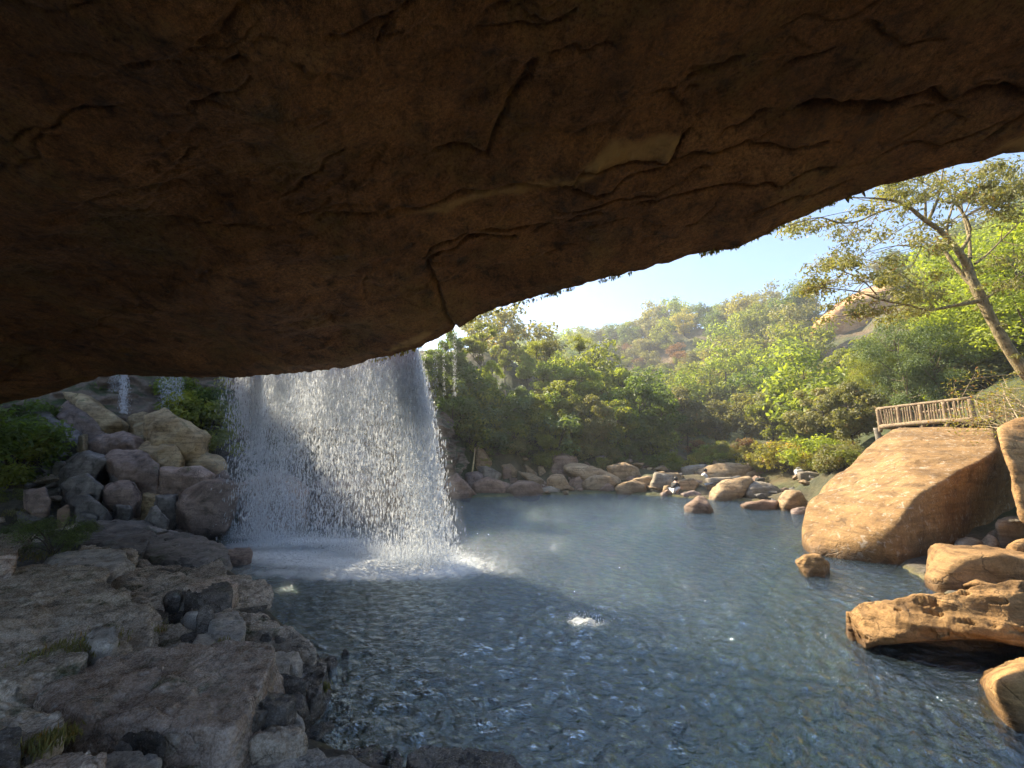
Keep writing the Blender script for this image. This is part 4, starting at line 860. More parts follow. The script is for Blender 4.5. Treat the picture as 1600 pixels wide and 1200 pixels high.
# the long undercut ledge: loft of cross-sections along x
def build_ledge():
    top = [(1322, 958), (1345, 938), (1400, 930), (1500, 918), (1600, 905), (1750, 880)]
    A = np.array([atz(x, y, z) for (x, y), z in zip(top, (.28, .48, .64, .80, .92, 1.0))])     # rear top edge
    front = [(1324, 972), (1352, 1003), (1400, 994), (1480, 984), (1570, 984), (1720, 985)]
    B = np.array([atz(x, y, z) for (x, y), z in zip(front, (.14, .12, .27, .38, .46, .5))])    # front top lip
    n = 220; m = 160; u = np.linspace(0, 5, n)
    a = np.stack([np.interp(u, range(6), A[:, i]) for i in range(3)], 1); b = np.stack([np.interp(u, range(6), B[:, i]) for i in range(3)], 1)
    th = np.interp(u, [0, .6, 2, 5], [.05, .08, .16, .2]); cut = np.interp(u, [0, .9, 1.5, 3.4, 3.8, 4.2, 5], [.0, .05, 1.0, 1.25, .9, -.05, -.1])
    prof = []
    for t in np.linspace(0, 1, m, endpoint=False):
        prof.append(t)
    V = np.zeros((n, m, 3)); d = b - a; d[:, 2] = 0; d /= np.linalg.norm(d, axis=1)[:, None] + 1e-9
    for i in range(n):
        base = np.array([a[i], a[i] * .5 + b[i] * .5 + [0, 0, .07], b[i] + [0, 0, .02], b[i] - [0, 0, th[i] * .55], b[i] - d[i] * .25 * max(cut[i], 0) - [0, 0, th[i]],
                         b[i] - d[i] * .9 * cut[i] - [0, 0, th[i] + .1 * cut[i]], b[i] - d[i] * 1.0 * cut[i] + [0, 0, -b[i][2] - .5], a[i] + [0, 0, -a[i][2] - .5], a[i] - d[i] * .3 - [0, 0, .5]])
        seg = np.r_[0, np.cumsum(np.linalg.norm(np.diff(np.vstack([base, base[:1]]), axis=0), axis=1))]; bb = np.vstack([base, base[:1]])
        tt = np.linspace(0, seg[-1], m, endpoint=False)
        for c in range(3): V[i, :, c] = np.interp(tt, seg, bb[:, c])
    ker = np.array([1, 2, 3, 2, 1]) / 9
    V = sum(np.roll(V, k - 2, 1) * ker[k] for k in range(5))
    P = V.reshape(-1, 3); Q = P * np.array([1.2, 1.2, 5.0])
    ctr = V.mean(1)[:, None, :]; dr = V - ctr; dr /= np.linalg.norm(dr, axis=2)[..., None] + 1e-9
    nz = 0.05 * fbm(Q, 5, 3).reshape(n, m) + 0.05 * np.abs(fbm(P * 2.2, 4, 8)).reshape(n, m) - 0.09 * sstep(.45, .7, fbm(P * np.array([2.5, 2.5, 9]), 3, 21).reshape(n, m))
    V = V + dr * nz[..., None]
    cap0 = V[0].mean(0) + [-.06, 0, 0]; V2 = np.concatenate([V.reshape(-1, 3), [cap0, V[-1].mean(0)]])
    i = np.arange(n * m).reshape(n, m); j = np.roll(i, -1, 1)
    F1 = np.stack([i[:-1].ravel(), i[1:].ravel(), j[1:].ravel(), j[:-1].ravel()], 1)
    c0 = np.stack([i[0], j[0], np.full(m, n * m)], 1); c1 = np.stack([j[-1], i[-1], np.full(m, n * m + 1)], 1)
    me = mesh_np('rock_ledge', V2, [F1, c0, c1]); bm = bmesh.new(); bm.from_mesh(me); bmesh.ops.recalc_face_normals(bm, faces=bm.faces); bm.to_mesh(me); bm.free()
    tag(link('rock_ledge', me, M['sand']), 'long sandstone ledge with a deep dark undercut above the water', 'rock')
build_ledge()

# --- small rubble: a few source stones, copied
random.seed(7); rng = np.random.default_rng(7)
def stone_proto(i, mat):
    pts = rng.uniform(-1, 1, (14, 3)) * np.array([1, .75, .5]) * .5
    o = rock_from(pts, M[mat], None, 'stone', None, res=4, k=40, seed=i * 31); rocks_built.pop(); return o
protos = {m: [stone_proto(i + 10 * j, m) for i in range(4)] for j, m in enumerate(['pile_dark', 'shore', 'far_tan', 'far_pink', 'shore_dark', 'sand'])}
def stones(n, region, sz, mats, label, group, zoff=-0.05, name='stone'):
    k = 0; tries = 0
    while k < n and tries < n * 30:
        tries += 1
        x, y, = region()
        h = H1(x, y)
        if h < -0.35: continue
        s = random.uniform(*sz); mk = random.choice(mats); pr = random.choice(protos[mk])
        szw = 'small ' if s < sz[0] + .33 * (sz[1] - sz[0]) else ('largish ' if s > sz[0] + .67 * (sz[1] - sz[0]) else '')
        lb2 = szw + COL[mk] + ' ' + label + ' ' + seg(px_of(x, y, h)[0], BANK_AT)
        o = pr.copy(); sc.collection.objects.link(o); o.name = name
        o.location = (x, y, max(h, -0.1) + zoff * s); o.rotation_euler = (random.uniform(-.3, .3), random.uniform(-.3, .3), random.uniform(0, 6.28))
        o.scale = (s, s, s * random.uniform(.6, 1)); tag(o, lb2, 'stone', group); k += 1
COL = {'leaf_mid': 'mid green', 'leaf_olive': 'olive', 'leaf_bright': 'bright green', 'leaf_dark': 'dark green', 'leaf_yellow': 'yellowish', 'leaf_rust': 'rusty', 'leaf_gloss': 'glossy dark',
       'pile_dark': 'dark', 'shore': 'tan', 'shore_dark': 'black', 'far_tan': 'tan', 'far_pink': 'pinkish', 'sand': 'sandy'}
def seg(px, table):
    for x, t in table:
        if px < x: return t
    return table[-1][1]
HILL_AT = [(860, 'over the tall bare trunked tree'), (930, 'over the bright bank trees'), (1000, 'over the forked olive tree'), (1065, 'over the crouching person in black'), (1125, 'over the tilted boulder'), (1185, 'over the table rock'), (1250, 'over the white bag'),
           (1320, 'over the left end of the giant slab'), (1390, 'over the left end of the deck'), (1460, 'over the middle of the deck'), (1530, 'over the right end of the deck'), (9999, 'behind the leaning trunk')]
BANK_AT = [(40, 'at the left edge'), (100, 'beside the shore bush'), (160, 'left of the black wet boulder'), (230, 'below the largest pinkish boulder'), (300, 'below the layered block'), (420, 'above the reddish slab'), (520, 'at the tip of the reddish slab'), (735, 'beside the spray'), (775, 'by the bamboo pole'), (830, 'above the long pinkish slab'), (880, 'near the round brown boulder'), (940, 'by the golden boulder'), (1000, 'behind the smooth tan boulder'),
           (1045, 'near the person in black'), (1085, 'near the person in white'), (1130, 'behind the triangular water rock'), (1180, 'by the table rock'), (1230, 'by the broad brown boulder'), (1275, 'beside the white bag'), (1345, 'behind the giant slab'), (1420, 'behind the left end of the deck'), (1500, 'behind the middle of the deck'), (9999, 'by the right picture edge')]
def px_of(x, y, z):
    v = np.array([x, y, z - CAMZ]); f = np.array([0, math.cos(PITCH), math.sin(PITCH)]); up = np.array([0, -math.sin(PITCH), math.cos(PITCH)])
    zz_ = v @ f; return 800 + F * v[0] / zz_, 600 - F * (v @ up) / zz_
def px_region(x0, x1, y0, y1, z):
    def f():
        p = atz(random.uniform(x0, x1), random.uniform(y0, y1), z); return p[0], p[1]
    return f
stones(75, px_region(-20, 215, 742, 835, .5), (.3, .95), ['pile_dark', 'pile_dark', 'shore'], 'rubble stone', 'rubble behind the bush')
stones(60, px_region(95, 330, 770, 815, 1.0), (.25, .7), ['pile_dark', 'pile_dark', 'far_pink'], 'wedged pile stone', 'stones wedged in the pile')
stones(26, px_region(190, 300, 800, 850, .1), (.25, .6), ['pile_dark', 'shore_dark'], 'wet pool edge stone', 'wet stones below the pile')
stones(45, px_region(190, 460, 930, 1010, .25), (.14, .36), ['shore_dark', 'shore', 'shore_dark'], 'crevice stone', 'stones in the crevice')
stones(30, px_region(400, 500, 1010, 1120, .1), (.10, .26), ['shore_dark'], 'near waterline stone', 'black stones at the near edge')
stones(70, px_region(745, 1060, 745, 775, .3), (.4, 1.1), ['far_tan', 'far_pink'], 'far bank cobble', 'cobbles of the far bank')
stones(40, px_region(1060, 1280, 750, 790, .3), (.4, .9), ['far_tan', 'far_pink', 'pile_dark'], 'cobble among boulders', 'cobbles near the giant slab')
stones(14, px_region(1500, 1640, 860, 900, .4), (.3, .7), ['sand'], 'sandstone cobble', 'cobbles at the right edge')
for l in protos.values():
    for o in l: bpy.data.objects.remove(o)

# ------------------------------------------------------------------ vegetation
def tube(paths, sides=7, seed=0, rough=0.08):
    """paths: list of (points, radii) -> V, F of tapered limbs in one mesh"""
    Vs = []; Fs = []; base = 0
    for pts, rad in paths:
        pts = np.array(pts, float); n = len(pts)
        # resample smoothly
        if n > 2:
            t = np.linspace(0, n - 1, (n - 1) * 5 + 1); q = np.zeros((len(t), 3)); i0 = np.clip(t.astype(int), 0, n - 2); f = (t - i0)[:, None]
            pp = np.vstack([2 * pts[0] - pts[1], pts, 2 * pts[-1] - pts[-2]])
            p0, p1, p2, p3 = pp[i0], pp[i0 + 1], pp[i0 + 2], pp[i0 + 3]
            q = 0.5 * ((2 * p1) + (-p0 + p2) * f + (2 * p0 - 5 * p1 + 4 * p2 - p3) * f ** 2 + (-p0 + 3 * p1 - 3 * p2 + p3) * f ** 3)
            rr = np.interp(t, range(n), rad)
        else: q = pts; rr = np.array(rad, float)
        tg = np.gradient(q, axis=0); tg /= np.linalg.norm(tg, axis=1)[:, None] + 1e-9
        ref = np.array([0.31, 0.17, 0.93]) if abs(tg[0][2]) < 0.8 else np.array([0.9, 0.3, 0.1])
        u = np.cross(tg, ref); u /= np.linalg.norm(u, axis=1)[:, None] + 1e-9; v = np.cross(tg, u)
        an = np.linspace(0, 2 * math.pi, sides, endpoint=False)
        ring = q[:, None, :] + rr[:, None, None] * (np.cos(an)[None, :, None] * u[:, None, :] + np.sin(an)[None, :, None] * v[:, None, :])
        ring = ring.reshape(-1, 3)
        if rough: ring += (fbm(ring * (0.5 / max(rr[0], .02)), 2, seed)[:, None]) * rough * np.repeat(rr, sides)[:, None] * (ring - np.repeat(q, sides, 0)) / (np.repeat(rr, sides)[:, None] + 1e-6)
        m = len(q); i = np.arange(m * sides).reshape(m, sides) + base; j = np.roll(i, -1, 1)
        Vs.append(ring); Fs.append(np.stack([i[:-1].ravel(), j[:-1].ravel(), j[1:].ravel(), i[1:].ravel()], 1)); base += m * sides
    return np.concatenate(Vs), np.concatenate(Fs)
def leaves_mesh(name, C, Nn, size, rg, var, aspect=0.5, droop=0.25):
    """one pointed, slightly folded leaf (two triangles pairs) per centre"""
    n = len(C); sz = size * rg.uniform(.6, 1.35, n)[:, None]
    nn = Nn + rg.normal(0, .55, (n, 3)); nn /= np.linalg.norm(nn, axis=1)[:, None] + 1e-9
    t = rg.normal(0, 1, (n, 3)); t[:, 2] -= droop * 2; t -= (t * nn).sum(1)[:, None] * nn; t /= np.linalg.norm(t, axis=1)[:, None] + 1e-9
    b = np.cross(nn, t)
    p0 = C - t * sz * .5; p2 = C + t * sz * .5; p1 = C + b * sz * aspect * .5 + nn * sz * .08 - t * sz * .05; p3 = C - b * sz * aspect * .5 + nn * sz * .08 - t * sz * .05
    V = np.stack([p0, p1, p2, p3], 1).reshape(-1, 3); i = np.arange(n)[:, None] * 4
    F_ = np.concatenate([i + np.array([0, 1, 2]), i + np.array([0, 2, 3])])
    me = mesh_np(name, V, F_, smooth=False); add_attr(me, 'var', np.repeat(var, 4)); return me
def crown_points(rg, h, rx, z0, ncl, nl, rc, flat=0.7, shape='round'):
    C = []; N_ = []; vr = []; cl = []
    zc = (z0 + h) / 2; rz = (h - z0) / 2
    while len(cl) < ncl:
        p = rg.uniform(-1, 1, 3); r = np.linalg.norm(p)
        if r > 1 or r < 0.35: continue
        k = 1.0
        if shape == 'cone': k = 1.05 - 0.65 * (p[2] * .5 + .5)
        if shape == 'tall': k = 0.85 - 0.25 * abs(p[2])
        if shape == 'umbrella': k = 0.55 + 0.5 * (p[2] > 0)
        cl.append(np.array([p[0] * rx * k, p[1] * rx * k, zc + p[2] * rz]))
    for c in cl:
        r = rc * rg.uniform(.65, 1.3); n = max(4, int(nl * (r / rc) ** 2 / ncl))
        d = rg.normal(0, 1, (n, 3)); d /= np.linalg.norm(d, axis=1)[:, None]
        rad = r * (rg.uniform(0, 1, n) ** .45)
        q = c + d * rad[:, None] * np.array([1, 1, flat]); C.append(q)
        nn = d * .8 + np.array([0, 0, .55]); N_.append(nn); vr.append(np.clip(rg.uniform(.25, .75) + rg.normal(0, .16, n), 0, 1))
    return np.concatenate(C), np.concatenate(N_), np.concatenate(vr), cl
def tree_proto(kind, seed, h, rx, z0, ncl, nl, leaf, rc, trunk=0.16, mat='leaf_mid', bark='bark_dark', shape='round', flat=.7, nlimb=12, aspect=.5):
    rg = np.random.default_rng(seed)
    root = empty(kind)
    C, N_, vr, cl = crown_points(rg, h, rx, z0, ncl, nl, rc, flat, shape)
    lean = rg.normal(0, .04 * h, 2)
    top = np.array([lean[0], lean[1], h * .82]); mid = np.array([lean[0] * .3 + rg.normal(0, .03 * h), lean[1] * .3, h * .45])
    paths = [([(0, 0, -.6), (0, 0, 0.2), mid, top], [trunk * 1.25, trunk, trunk * .7, trunk * .2])]
    for c in cl[:nlimb]:
        f = min(.85, max(.25, (c[2] / h) - .2)); s0 = mid * (1 - abs(f - .45)) + top * max(0, f - .45) if f > .45 else mid * (f / .45)
        s0 = np.array([np.interp(f, [0, .45, .82], [0, mid[0], top[0]]), np.interp(f, [0, .45, .82], [0, mid[1], top[1]]), f * h])
        m_ = (s0 + c) / 2 + np.array([0, 0, -.04 * h]) + rg.normal(0, .03 * h, 3)
        paths.append(([s0, m_, c], [trunk * .42, trunk * .28, trunk * .08]))
    V, F_ = tube(paths, 6, seed)
    tr = link('trunk', mesh_np('trunk', V, F_), M[bark], root)
    cr = link('crown', leaves_mesh('crown', C, N_, leaf, rg, vr, aspect), M[mat], root)
    return root, [tr, cr]
def put(proto, name, loc, s, rz, label, cat, group=None, mat=None, sz=None):
    root, kids = proto
    r = root.copy(); sc.collection.objects.link(r); r.name = name; r.location = loc; r.rotation_euler = (0, 0, rz); r.scale = (s, s, sz or s)
    tag(r, label, cat, group)
    for k in kids:
        c = k.copy(); sc.collection.objects.link(c); c.parent = r; c.name = k.name.split('.')[0]
        if mat and c.name.startswith(('crown', 'foliage')):
            c.material_slots[0].link = 'OBJECT'; c.material_slots[0].material = M[mat]
    return r
FT = [tree_proto('hill_tree', 100 + i, 8, 3.3, 0.3, 38, 2500, .50, 1.25, .16, shape=['round', 'tall', 'round', 'umbrella'][i], nlimb=6) for i in range(4)]
MT = [tree_proto('bank_tree', 200 + i, 8, 3.0, 1.8, 34, 6500, .40, 1.0, .13, shape=['round', 'tall', 'cone', 'round'][i], nlimb=16) for i in range(4)]
OT = [tree_proto('bank_tree', 240 + i, 9, 3.3, 4.2, 24, 3200, .34, .8, .16, shape='umbrella', nlimb=24, flat=.45, bark='bark') for i in range(2)]
def bush_proto(seed, h, r, ncl, nl, leaf, rc, aspect=.5):
    rg = np.random.default_rng(seed); root = empty('shrub')
    C, N_, vr, cl = crown_points(rg, h, r, 0.05 * h, ncl, nl, rc, .8)
    paths = [([(rg.normal(0, .06 * r), rg.normal(0, .06 * r), -.15), (c * [.4, .4, .5]), c], [.02 * h + .008, .014 * h + .005, .004 * h + .002]) for c in cl[:10]]
    V, F_ = tube(paths, 5, seed)
    a = link('stems', mesh_np('stems', V, F_), M['bark_dark'], root); b = link('foliage', leaves_mesh('foliage', C, N_, leaf, rg, vr, aspect), M['leaf_mid'], root)
    return root, [a, b]
BP = [bush_proto(300 + i, 2.0, 1.3, 16, 1500, .22, .55, .45) for i in range(4)]
rnd = random.Random(11)
def sit(x, y): return (x, y, H1(x, y) - 0.1)

# --- far hillside forest: individual trees
cand = []; tries = 0; rr_ = random.Random(5)
while tries < 14000 and len(cand) < 265:
    tries += 1
    az = rr_.uniform(R(-5), R(57)); r = math.sqrt(rr_.uniform(37 ** 2, 128 ** 2)); x, y = r * math.sin(az), r * math.cos(az)
    if y < 30: continue
    sp = 4.3 + r * 0.012
    if any((x - c[0]) ** 2 + (y - c[1]) ** 2 < sp ** 2 for c in cand): continue
    z_ = H1(x, y); q_ = px_of(x, y, z_)
    if not (750 < q_[0] < 1680): continue
    g_ = ghit(q_[0], q_[1] - 14, 30); 
    if g_ is not None and g_[1] < y * .80: continue
    cand.append((x, y, r))
hz = height(np.array([c[0] for c in cand]), np.array([c[1] for c in cand]))
nh = 0
for (x, y, r), z in zip(cand, hz):
    px, py = px_of(x, y, z)
    if 925 < px < 1120 and 545 < py < 640: continue           # open scrubby slope
    if px < 1330 and 1060 < px and py > 700: continue
    if 1245 < px < 1450 and 446 < py < 640 and py - 8.5 / r * F < 512 and r < 80: continue
    if 1262 < px < 1440 and 470 < py < 545: continue
    ridge = r > 96 - max(0, px - 1100) * .05
    k = rr_.choice(FT); s = rr_.uniform(.82, 1.3) * (1.0 if r > 60 else .85)
    mt = rr_.choices(['leaf_mid', 'leaf_olive', 'leaf_bright', 'leaf_dark', 'leaf_yellow'], [5, 4, 1.5, 2.2, .5])[0]
    if ridge: lb, gr = 'dense green tree on the skyline of the far hill', 'trees along the far ridge'
    elif px < 1150: lb, gr = 'green tree on the far slope behind the table rock', 'trees on the far left slope'
    elif px < 1330: lb, gr = 'green tree on the far slope below the orange cliff', 'trees on the far middle slope'
    else: lb, gr = 'green tree on the slope high behind the wooden deck', 'trees on the far right slope'
    shp = ['round crowned', 'narrow', 'broad', 'flat topped'][FT.index(k)]; szw = 'big ' if s > 1.13 else ('small ' if s < .96 else '')
    lb = szw + COL[mt] + ' ' + shp + (' skyline' if ridge else ' hillside') + ' tree ' + seg(px, HILL_AT)
    put(k, 'hill_tree', (x, y, z - .3), s, rr_.uniform(0, 6.28), lb, 'tree', gr, mt, s * rr_.uniform(.85, 1.15)); nh += 1
# --- named trees: (px, base py, top py, proto, mat, label)
def tree_px(px, pyb, pyt, proto, mat, label, cat='tree', name='bank_tree', wide=1.0, Y=None, group=None):
    g_ = ghit(px, pyb, 8) if Y is None else None
    if g_ is None:
        g_ = atY(px, pyb, Y or 28)
    D = g_[1]; top = atY(px, pyt, D)
    h = max(.4, top[2] - g_[2]); ph = max((v.co.z for v in proto[1][1].data.vertices)) if 'ph' not in proto[0] else proto[0]['ph']
    proto[0]['ph'] = ph; s = h / ph
    o = put(proto, name, tuple(g_ - [0, 0, .1]), s * wide, rnd.uniform(0, 6.28), label, cat, group, mat, s)
    if 'ph' in o: del o['ph']
    return o
TR = [
 (745, 618, 506, OT[0], 'leaf_mid', 'tall open crowned tree with a straight bare trunk on the left bank', .9),
 (700, 612, 512, MT[0], 'leaf_dark', 'dark leafy tree directly right of the overhang tip', .8),
 (668, 640, 540, MT[3], 'leaf_dark', 'dark tree behind the right edge of the waterfall', .9),
 (722, 640, 560, MT[1], 'leaf_dark', 'dark bushy tree below the tall open crowned tree', .9),
 (790, 618, 530, OT[1], 'leaf_mid', 'thin open tree right of the tall bare trunked one', .8),
 (824, 606, 538, MT[2], 'leaf_bright', 'narrow pointed tree against the white sky', .8),
 (768, 628, 560, MT[0], 'leaf_bright', 'bright yellow green tree between two thin trunks', .9),
 (858, 640, 562, MT[3], 'leaf_bright', 'yellow green round tree at the left of the bright group', 1.0),
 (905, 650, 560, MT[0], 'leaf_bright', 'rounded bright tree in the middle of the bright group', 1.0),
 (938, 655, 552, MT[1], 'leaf_bright', 'tallest sunlit feathery tree of the bright group', 1.2),
 (975, 668, 572, MT[3], 'leaf_bright', 'bright plumed tree at the right of the bright group', 1.0),
 (880, 668, 590, MT[3], 'leaf_mid', 'mid green tree in front of the bright group', 1.0),
 (842, 690, 612, MT[2], 'leaf_mid', 'green conical tree in the middle of the left bank', 1.1),
 (815, 680, 598, MT[1], 'leaf_gloss', 'blackish green tree beside the conical one', .8),
 (790, 690, 630, MT[0], 'leaf_dark', 'low dark tree left of the blackish one', 1.1),
 (1000, 706, 585, MT[0], 'leaf_dark', 'large shaded tree at the right end of the left bank', 1.0),
 (1035, 712, 605, MT[3], 'leaf_dark', 'dark tree hanging over the bushes next to the valley mouth', .9),
 (965, 712, 620, MT[3], 'leaf_mid', 'shaded green tree between the olive tree and the dark one', 1.0),
 (925, 712, 612, MT[0], 'leaf_olive', 'olive tree with pale forked trunk above the far rocks', .9),
 (895, 706, 640, MT[1], 'leaf_gloss', 'slim dark tree left of the olive tree', .8),
 (860, 716, 655, MT[3], 'leaf_mid', 'small leafy tree with a pale leaning stem', .9),
 (765, 706, 640, MT[3], 'leaf_mid', 'small broad leaved tree above the pointed tan rock', 1.1),
 (735, 700, 648, MT[0], 'leaf_gloss', 'dark small tree beside the right edge of the fall', 1.2),
 # beyond the meadow
 (1075, 700, 600, MT[1], 'leaf_olive', 'pale olive tree at the foot of the far slope', 1.0),
 (1120, 702, 622, MT[0], 'leaf_olive', 'broad pale tree at the left edge of the meadow', 1.0),
 (1105, 660, 590, MT[3], 'leaf_yellow', 'yellow and orange tinted tree on the lower slope', .8),
 (1165, 702, 610, MT[3], 'leaf_olive', 'light green tree behind the table rock', 1.0),
 (1210, 700, 600, MT[1], 'leaf_mid', 'tall green tree behind the meadow shrubs', 1.0),
 (1250, 702, 612, MT[0], 'leaf_mid', 'rounded green tree behind the right part of the meadow', 1.0),
 (1290, 704, 600, MT[3], 'leaf_olive', 'greyish green tree left of the wooden deck', 1.0),
 (1335, 704, 590, MT[0], 'leaf_olive', 'tall pale green tree just left of the deck', 1.0),
 (1330, 640, 540, MT[0], 'leaf_mid', 'green tree above the left end of the deck', .9),
]
for px, pb, pt, pr, mt, lb, wd in TR: tree_px(px, pb, pt, pr, mt, lb, wide=wd)
for i, (px, pb, pt, lb) in enumerate([(838, 556, 528, 'leftmost small tree on the hazy far ridge'), (858, 554, 524, 'small round tree second from the left on the hazy far ridge'), (880, 552, 522, 'hazy ridge tree below the power lines'),
      (905, 549, 520, 'low hazy tree on the ridge left of the high part'), (930, 545, 514, 'hazy tree where the ridge begins to climb'), (955, 540, 506, 'flat topped tree on the climbing ridge'), (985, 535, 498, 'broad tree on the climbing ridge'), (1012, 530, 492, 'rounded tree on the climbing ridge above the rusty scrub')]):
    tree_px(px, pb, pt, FT[i % 4], ['leaf_mid', 'leaf_olive', 'leaf_dark'][i % 3], lb, wide=1.5)
NT2 = [tree_proto('bank_tree', 260 + i, 8, 3.0, 1.6, 60, 30000, .13, .85, .12, shape=['round', 'tall'][i], nlimb=30, bark='bark') for i in range(2)]
TR2 = [
 (1395, 660, 540, NT2[0], 'leaf_mid', 'mid green tree behind the left half of the deck', 1.0, 22),
 (1430, 665, 492, NT2[0], 'leaf_gloss', 'big dark glossy tree standing behind the deck', .85, 20),
 (1480, 660, 520, NT2[0], 'leaf_gloss', 'dark glossy tree behind the middle of the deck', 1.0, 19),
 (1530, 640, 470, NT2[0], 'leaf_bright', 'bright green tree beneath the leaning tree', 1.0, 20),
 (1590, 640, 400, NT2[1], 'leaf_bright', 'tall bright green tree at the right edge of the picture', 1.1, 19),
 (1560, 600, 420, NT2[0], 'leaf_mid', 'green tree partly hidden by the leaning trunk', 1.0, 25),
 (1660, 640, 330, NT2[0], 'leaf_bright', 'tall yellow green tree cut by the right edge', 1.1, 17),
 (1620, 520, 330, NT2[0], 'leaf_bright', 'high yellow green tree above the right edge trunk', 1.0, 32),
 (1500, 560, 440, NT2[1], 'leaf_mid', 'green tree rising behind the dark glossy ones', 1.0, 34),
 (1370, 640, 560, NT2[1], 'leaf_yellow', 'yellowish tree showing left of the dark glossy tree', 1.0, 27),
 (1460, 560, 500, NT2[0], 'leaf_mid', 'green tree on the rise right of the orange cliff', 1.0, 42)]
for px, pb, pt, pr, mt, lb, wd, Y in TR2: tree_px(px, pb, pt, pr, mt, lb, wide=wd, Y=Y)
# trees on top of the cliff, they dapple the falling water
for i, (x, y, h) in enumerate([(-15.5, 18.6, 6.0), (-11.4, 19.8, 4.4), (-8.0, 20.4, 4.0)]):
    put(MT[i % 4], 'cliff_tree', (x, y, 7.6), h / 8.5, i * 1.3, 'tree rooted on top of the cliff above the waterfall', 'tree', 'trees on the cliff top', 'leaf_mid')
# --- shrubs
def shrubs(n, x0, x1, y0, y1, ssz, mats, label, group, name='shrub', protos_=None, t0=10):
    k = 0; t = 0
    while k < n and t < n * 8:
        t += 1; g_ = ghit(rnd.uniform(x0, x1), rnd.uniform(y0, y1), t0)
        if g_ is None or g_[2] < 0.12: continue
        s = rnd.uniform(*ssz)
        mk = rnd.choice(mats); q_ = px_of(*g_); szw = 'small ' if s < ssz[0] + .33 * (ssz[1] - ssz[0]) else ('big ' if s > ssz[0] + .67 * (ssz[1] - ssz[0]) else '')
        put(rnd.choice(protos_ or BP), name, (g_[0], g_[1], g_[2] - .1), s, rnd.uniform(0, 6.28), szw + COL[mk] + ' ' + label + ' ' + seg(q_[0], HILL_AT if g_[1] > 40 else BANK_AT), 'shrub', group, mk, s * rnd.uniform(.7, 1.1)); k += 1
shrubs(75, 700, 1060, 640, 712, (.7, 1.5), ['leaf_mid', 'leaf_dark', 'leaf_mid', 'leaf_gloss'], 'shrub low on the bank slope', 'shrubs on the left bank')
shrubs(34, 725, 1060, 706, 736, (.35, .7), ['leaf_mid', 'leaf_dark', 'leaf_olive'], 'low shrub between boulders', 'low shrubs among the far rocks')
shrubs(70, 1075, 1330, 702, 738, (.3, .6), ['leaf_olive', 'leaf_yellow', 'leaf_olive', 'leaf_mid', 'leaf_bright'], 'meadow shrub', 'meadow shrubs')
shrubs(150, 860, 1150, 540, 655, (1.0, 2.1), ['leaf_olive', 'leaf_olive', 'leaf_mid', 'leaf_olive', 'leaf_mid', 'leaf_rust', 'leaf_mid'], 'scrub bush on the open slope', 'scrub on the open slope')
shrubs(36, 1330, 1640, 560, 640, (.6, 1.2), ['leaf_mid', 'leaf_bright', 'leaf_olive'], 'shrub on the slope', 'shrubs behind the deck', t0=19)
for px, py, s, mt, lb in [(1090, 712, .7, 'leaf_rust', 'rust coloured low bush beyond the table rock'), (1165, 708, .6, 'leaf_rust', 'small reddish bush in the meadow'), (1205, 738, 1.0, 'leaf_yellow', 'big yellow green bush hanging over the broad brown boulder'),
                         (1235, 742, 1.0, 'leaf_yellow', 'yellow green bush beside the white bag'), (1275, 735, 1.0, 'leaf_bright', 'bright bush close behind the giant slab')]:
    g_ = ghit(px, py, 12); put(BP[1], 'shrub', tuple(g_ - [0, 0, .1]), s, 1, lb, 'shrub', None, mt)
# plants on the shaded cliff, left of the fall
for i, (px, py, Y, s, mt, lb) in enumerate([
    (285, 598, 16.3, .8, 'leaf_bright', 'sunlit fern like bush hanging beside the thin waterfall'), (300, 650, 15.6, .8, 'leaf_mid', 'green bush above the orange wedge boulder'), (325, 665, 15.3, .8, 'leaf_mid', 'green bush touching the left edge of the big waterfall'),
    (270, 628, 16.4, .7, 'leaf_dark', 'dark bush in the recess behind the thin waterfall'), (310, 620, 16.2, .9, 'leaf_mid', 'leafy bush halfway up the cliff'), (340, 700, 15.0, .6, 'leaf_mid', 'small bush beside the veiled tan boulder'),
    (195, 610, 16.8, .7, 'leaf_dark', 'dark plant behind the thin left trickle'), (345, 640, 16.4, .8, 'leaf_dark', 'dark bush veiled by the spray'),
    (10, 665, 12.5, .9, 'leaf_dark', 'dark bush under the left end of the overhang'), (30, 700, 12.0, .8, 'leaf_dark', 'dark green bush on the left bank above the rubble'), (65, 705, 12.4, .5, 'leaf_mid', 'small green bush left of the dark slabs'),
    (-15, 720, 11.5, .9, 'leaf_dark', 'dark bush cut by the left edge of the picture'), (20, 735, 11.4, .5, 'leaf_mid', 'low green bush above the rubble'), (60, 660, 14.2, .7, 'leaf_dark', 'dark bush behind the highest dark slab'), (130, 625, 16.0, .5, 'leaf_olive', 'dry olive bush above the ochre ridge rock')]):
    p = atY(px, py, Y); put(BP[i % 4], 'shrub', tuple(p - [0, 0, s * .9]), s, i * 1.1, lb, 'shrub', None, mt)
NB = bush_proto(401, 1.0, .8, 26, 6500, .045, .27, .4)
for px, py, z, s, mt, lb in [(82, 862, .62, .62, 'leaf_gloss', 'dark small leaved bush growing between the shore slabs'), (45, 845, .7, .45, 'leaf_gloss', 'smaller bush left of the dark one on the shore'), (110, 850, .62, .45, 'leaf_gloss', 'right lobe of low bush beside the pale cracked slab'),
                         (10, 790, .9, .5, 'leaf_mid', 'low green plant at the left edge above the bush')]:
    put(NB, 'shrub', tuple(atz(px, py, z)), s, px * .1, lb, 'shrub', None, mt)
for pr in NT2 + FT + MT + OT + BP + [NB]:
    for k in pr[1]: bpy.data.objects.remove(k)
    bpy.data.objects.remove(pr[0])

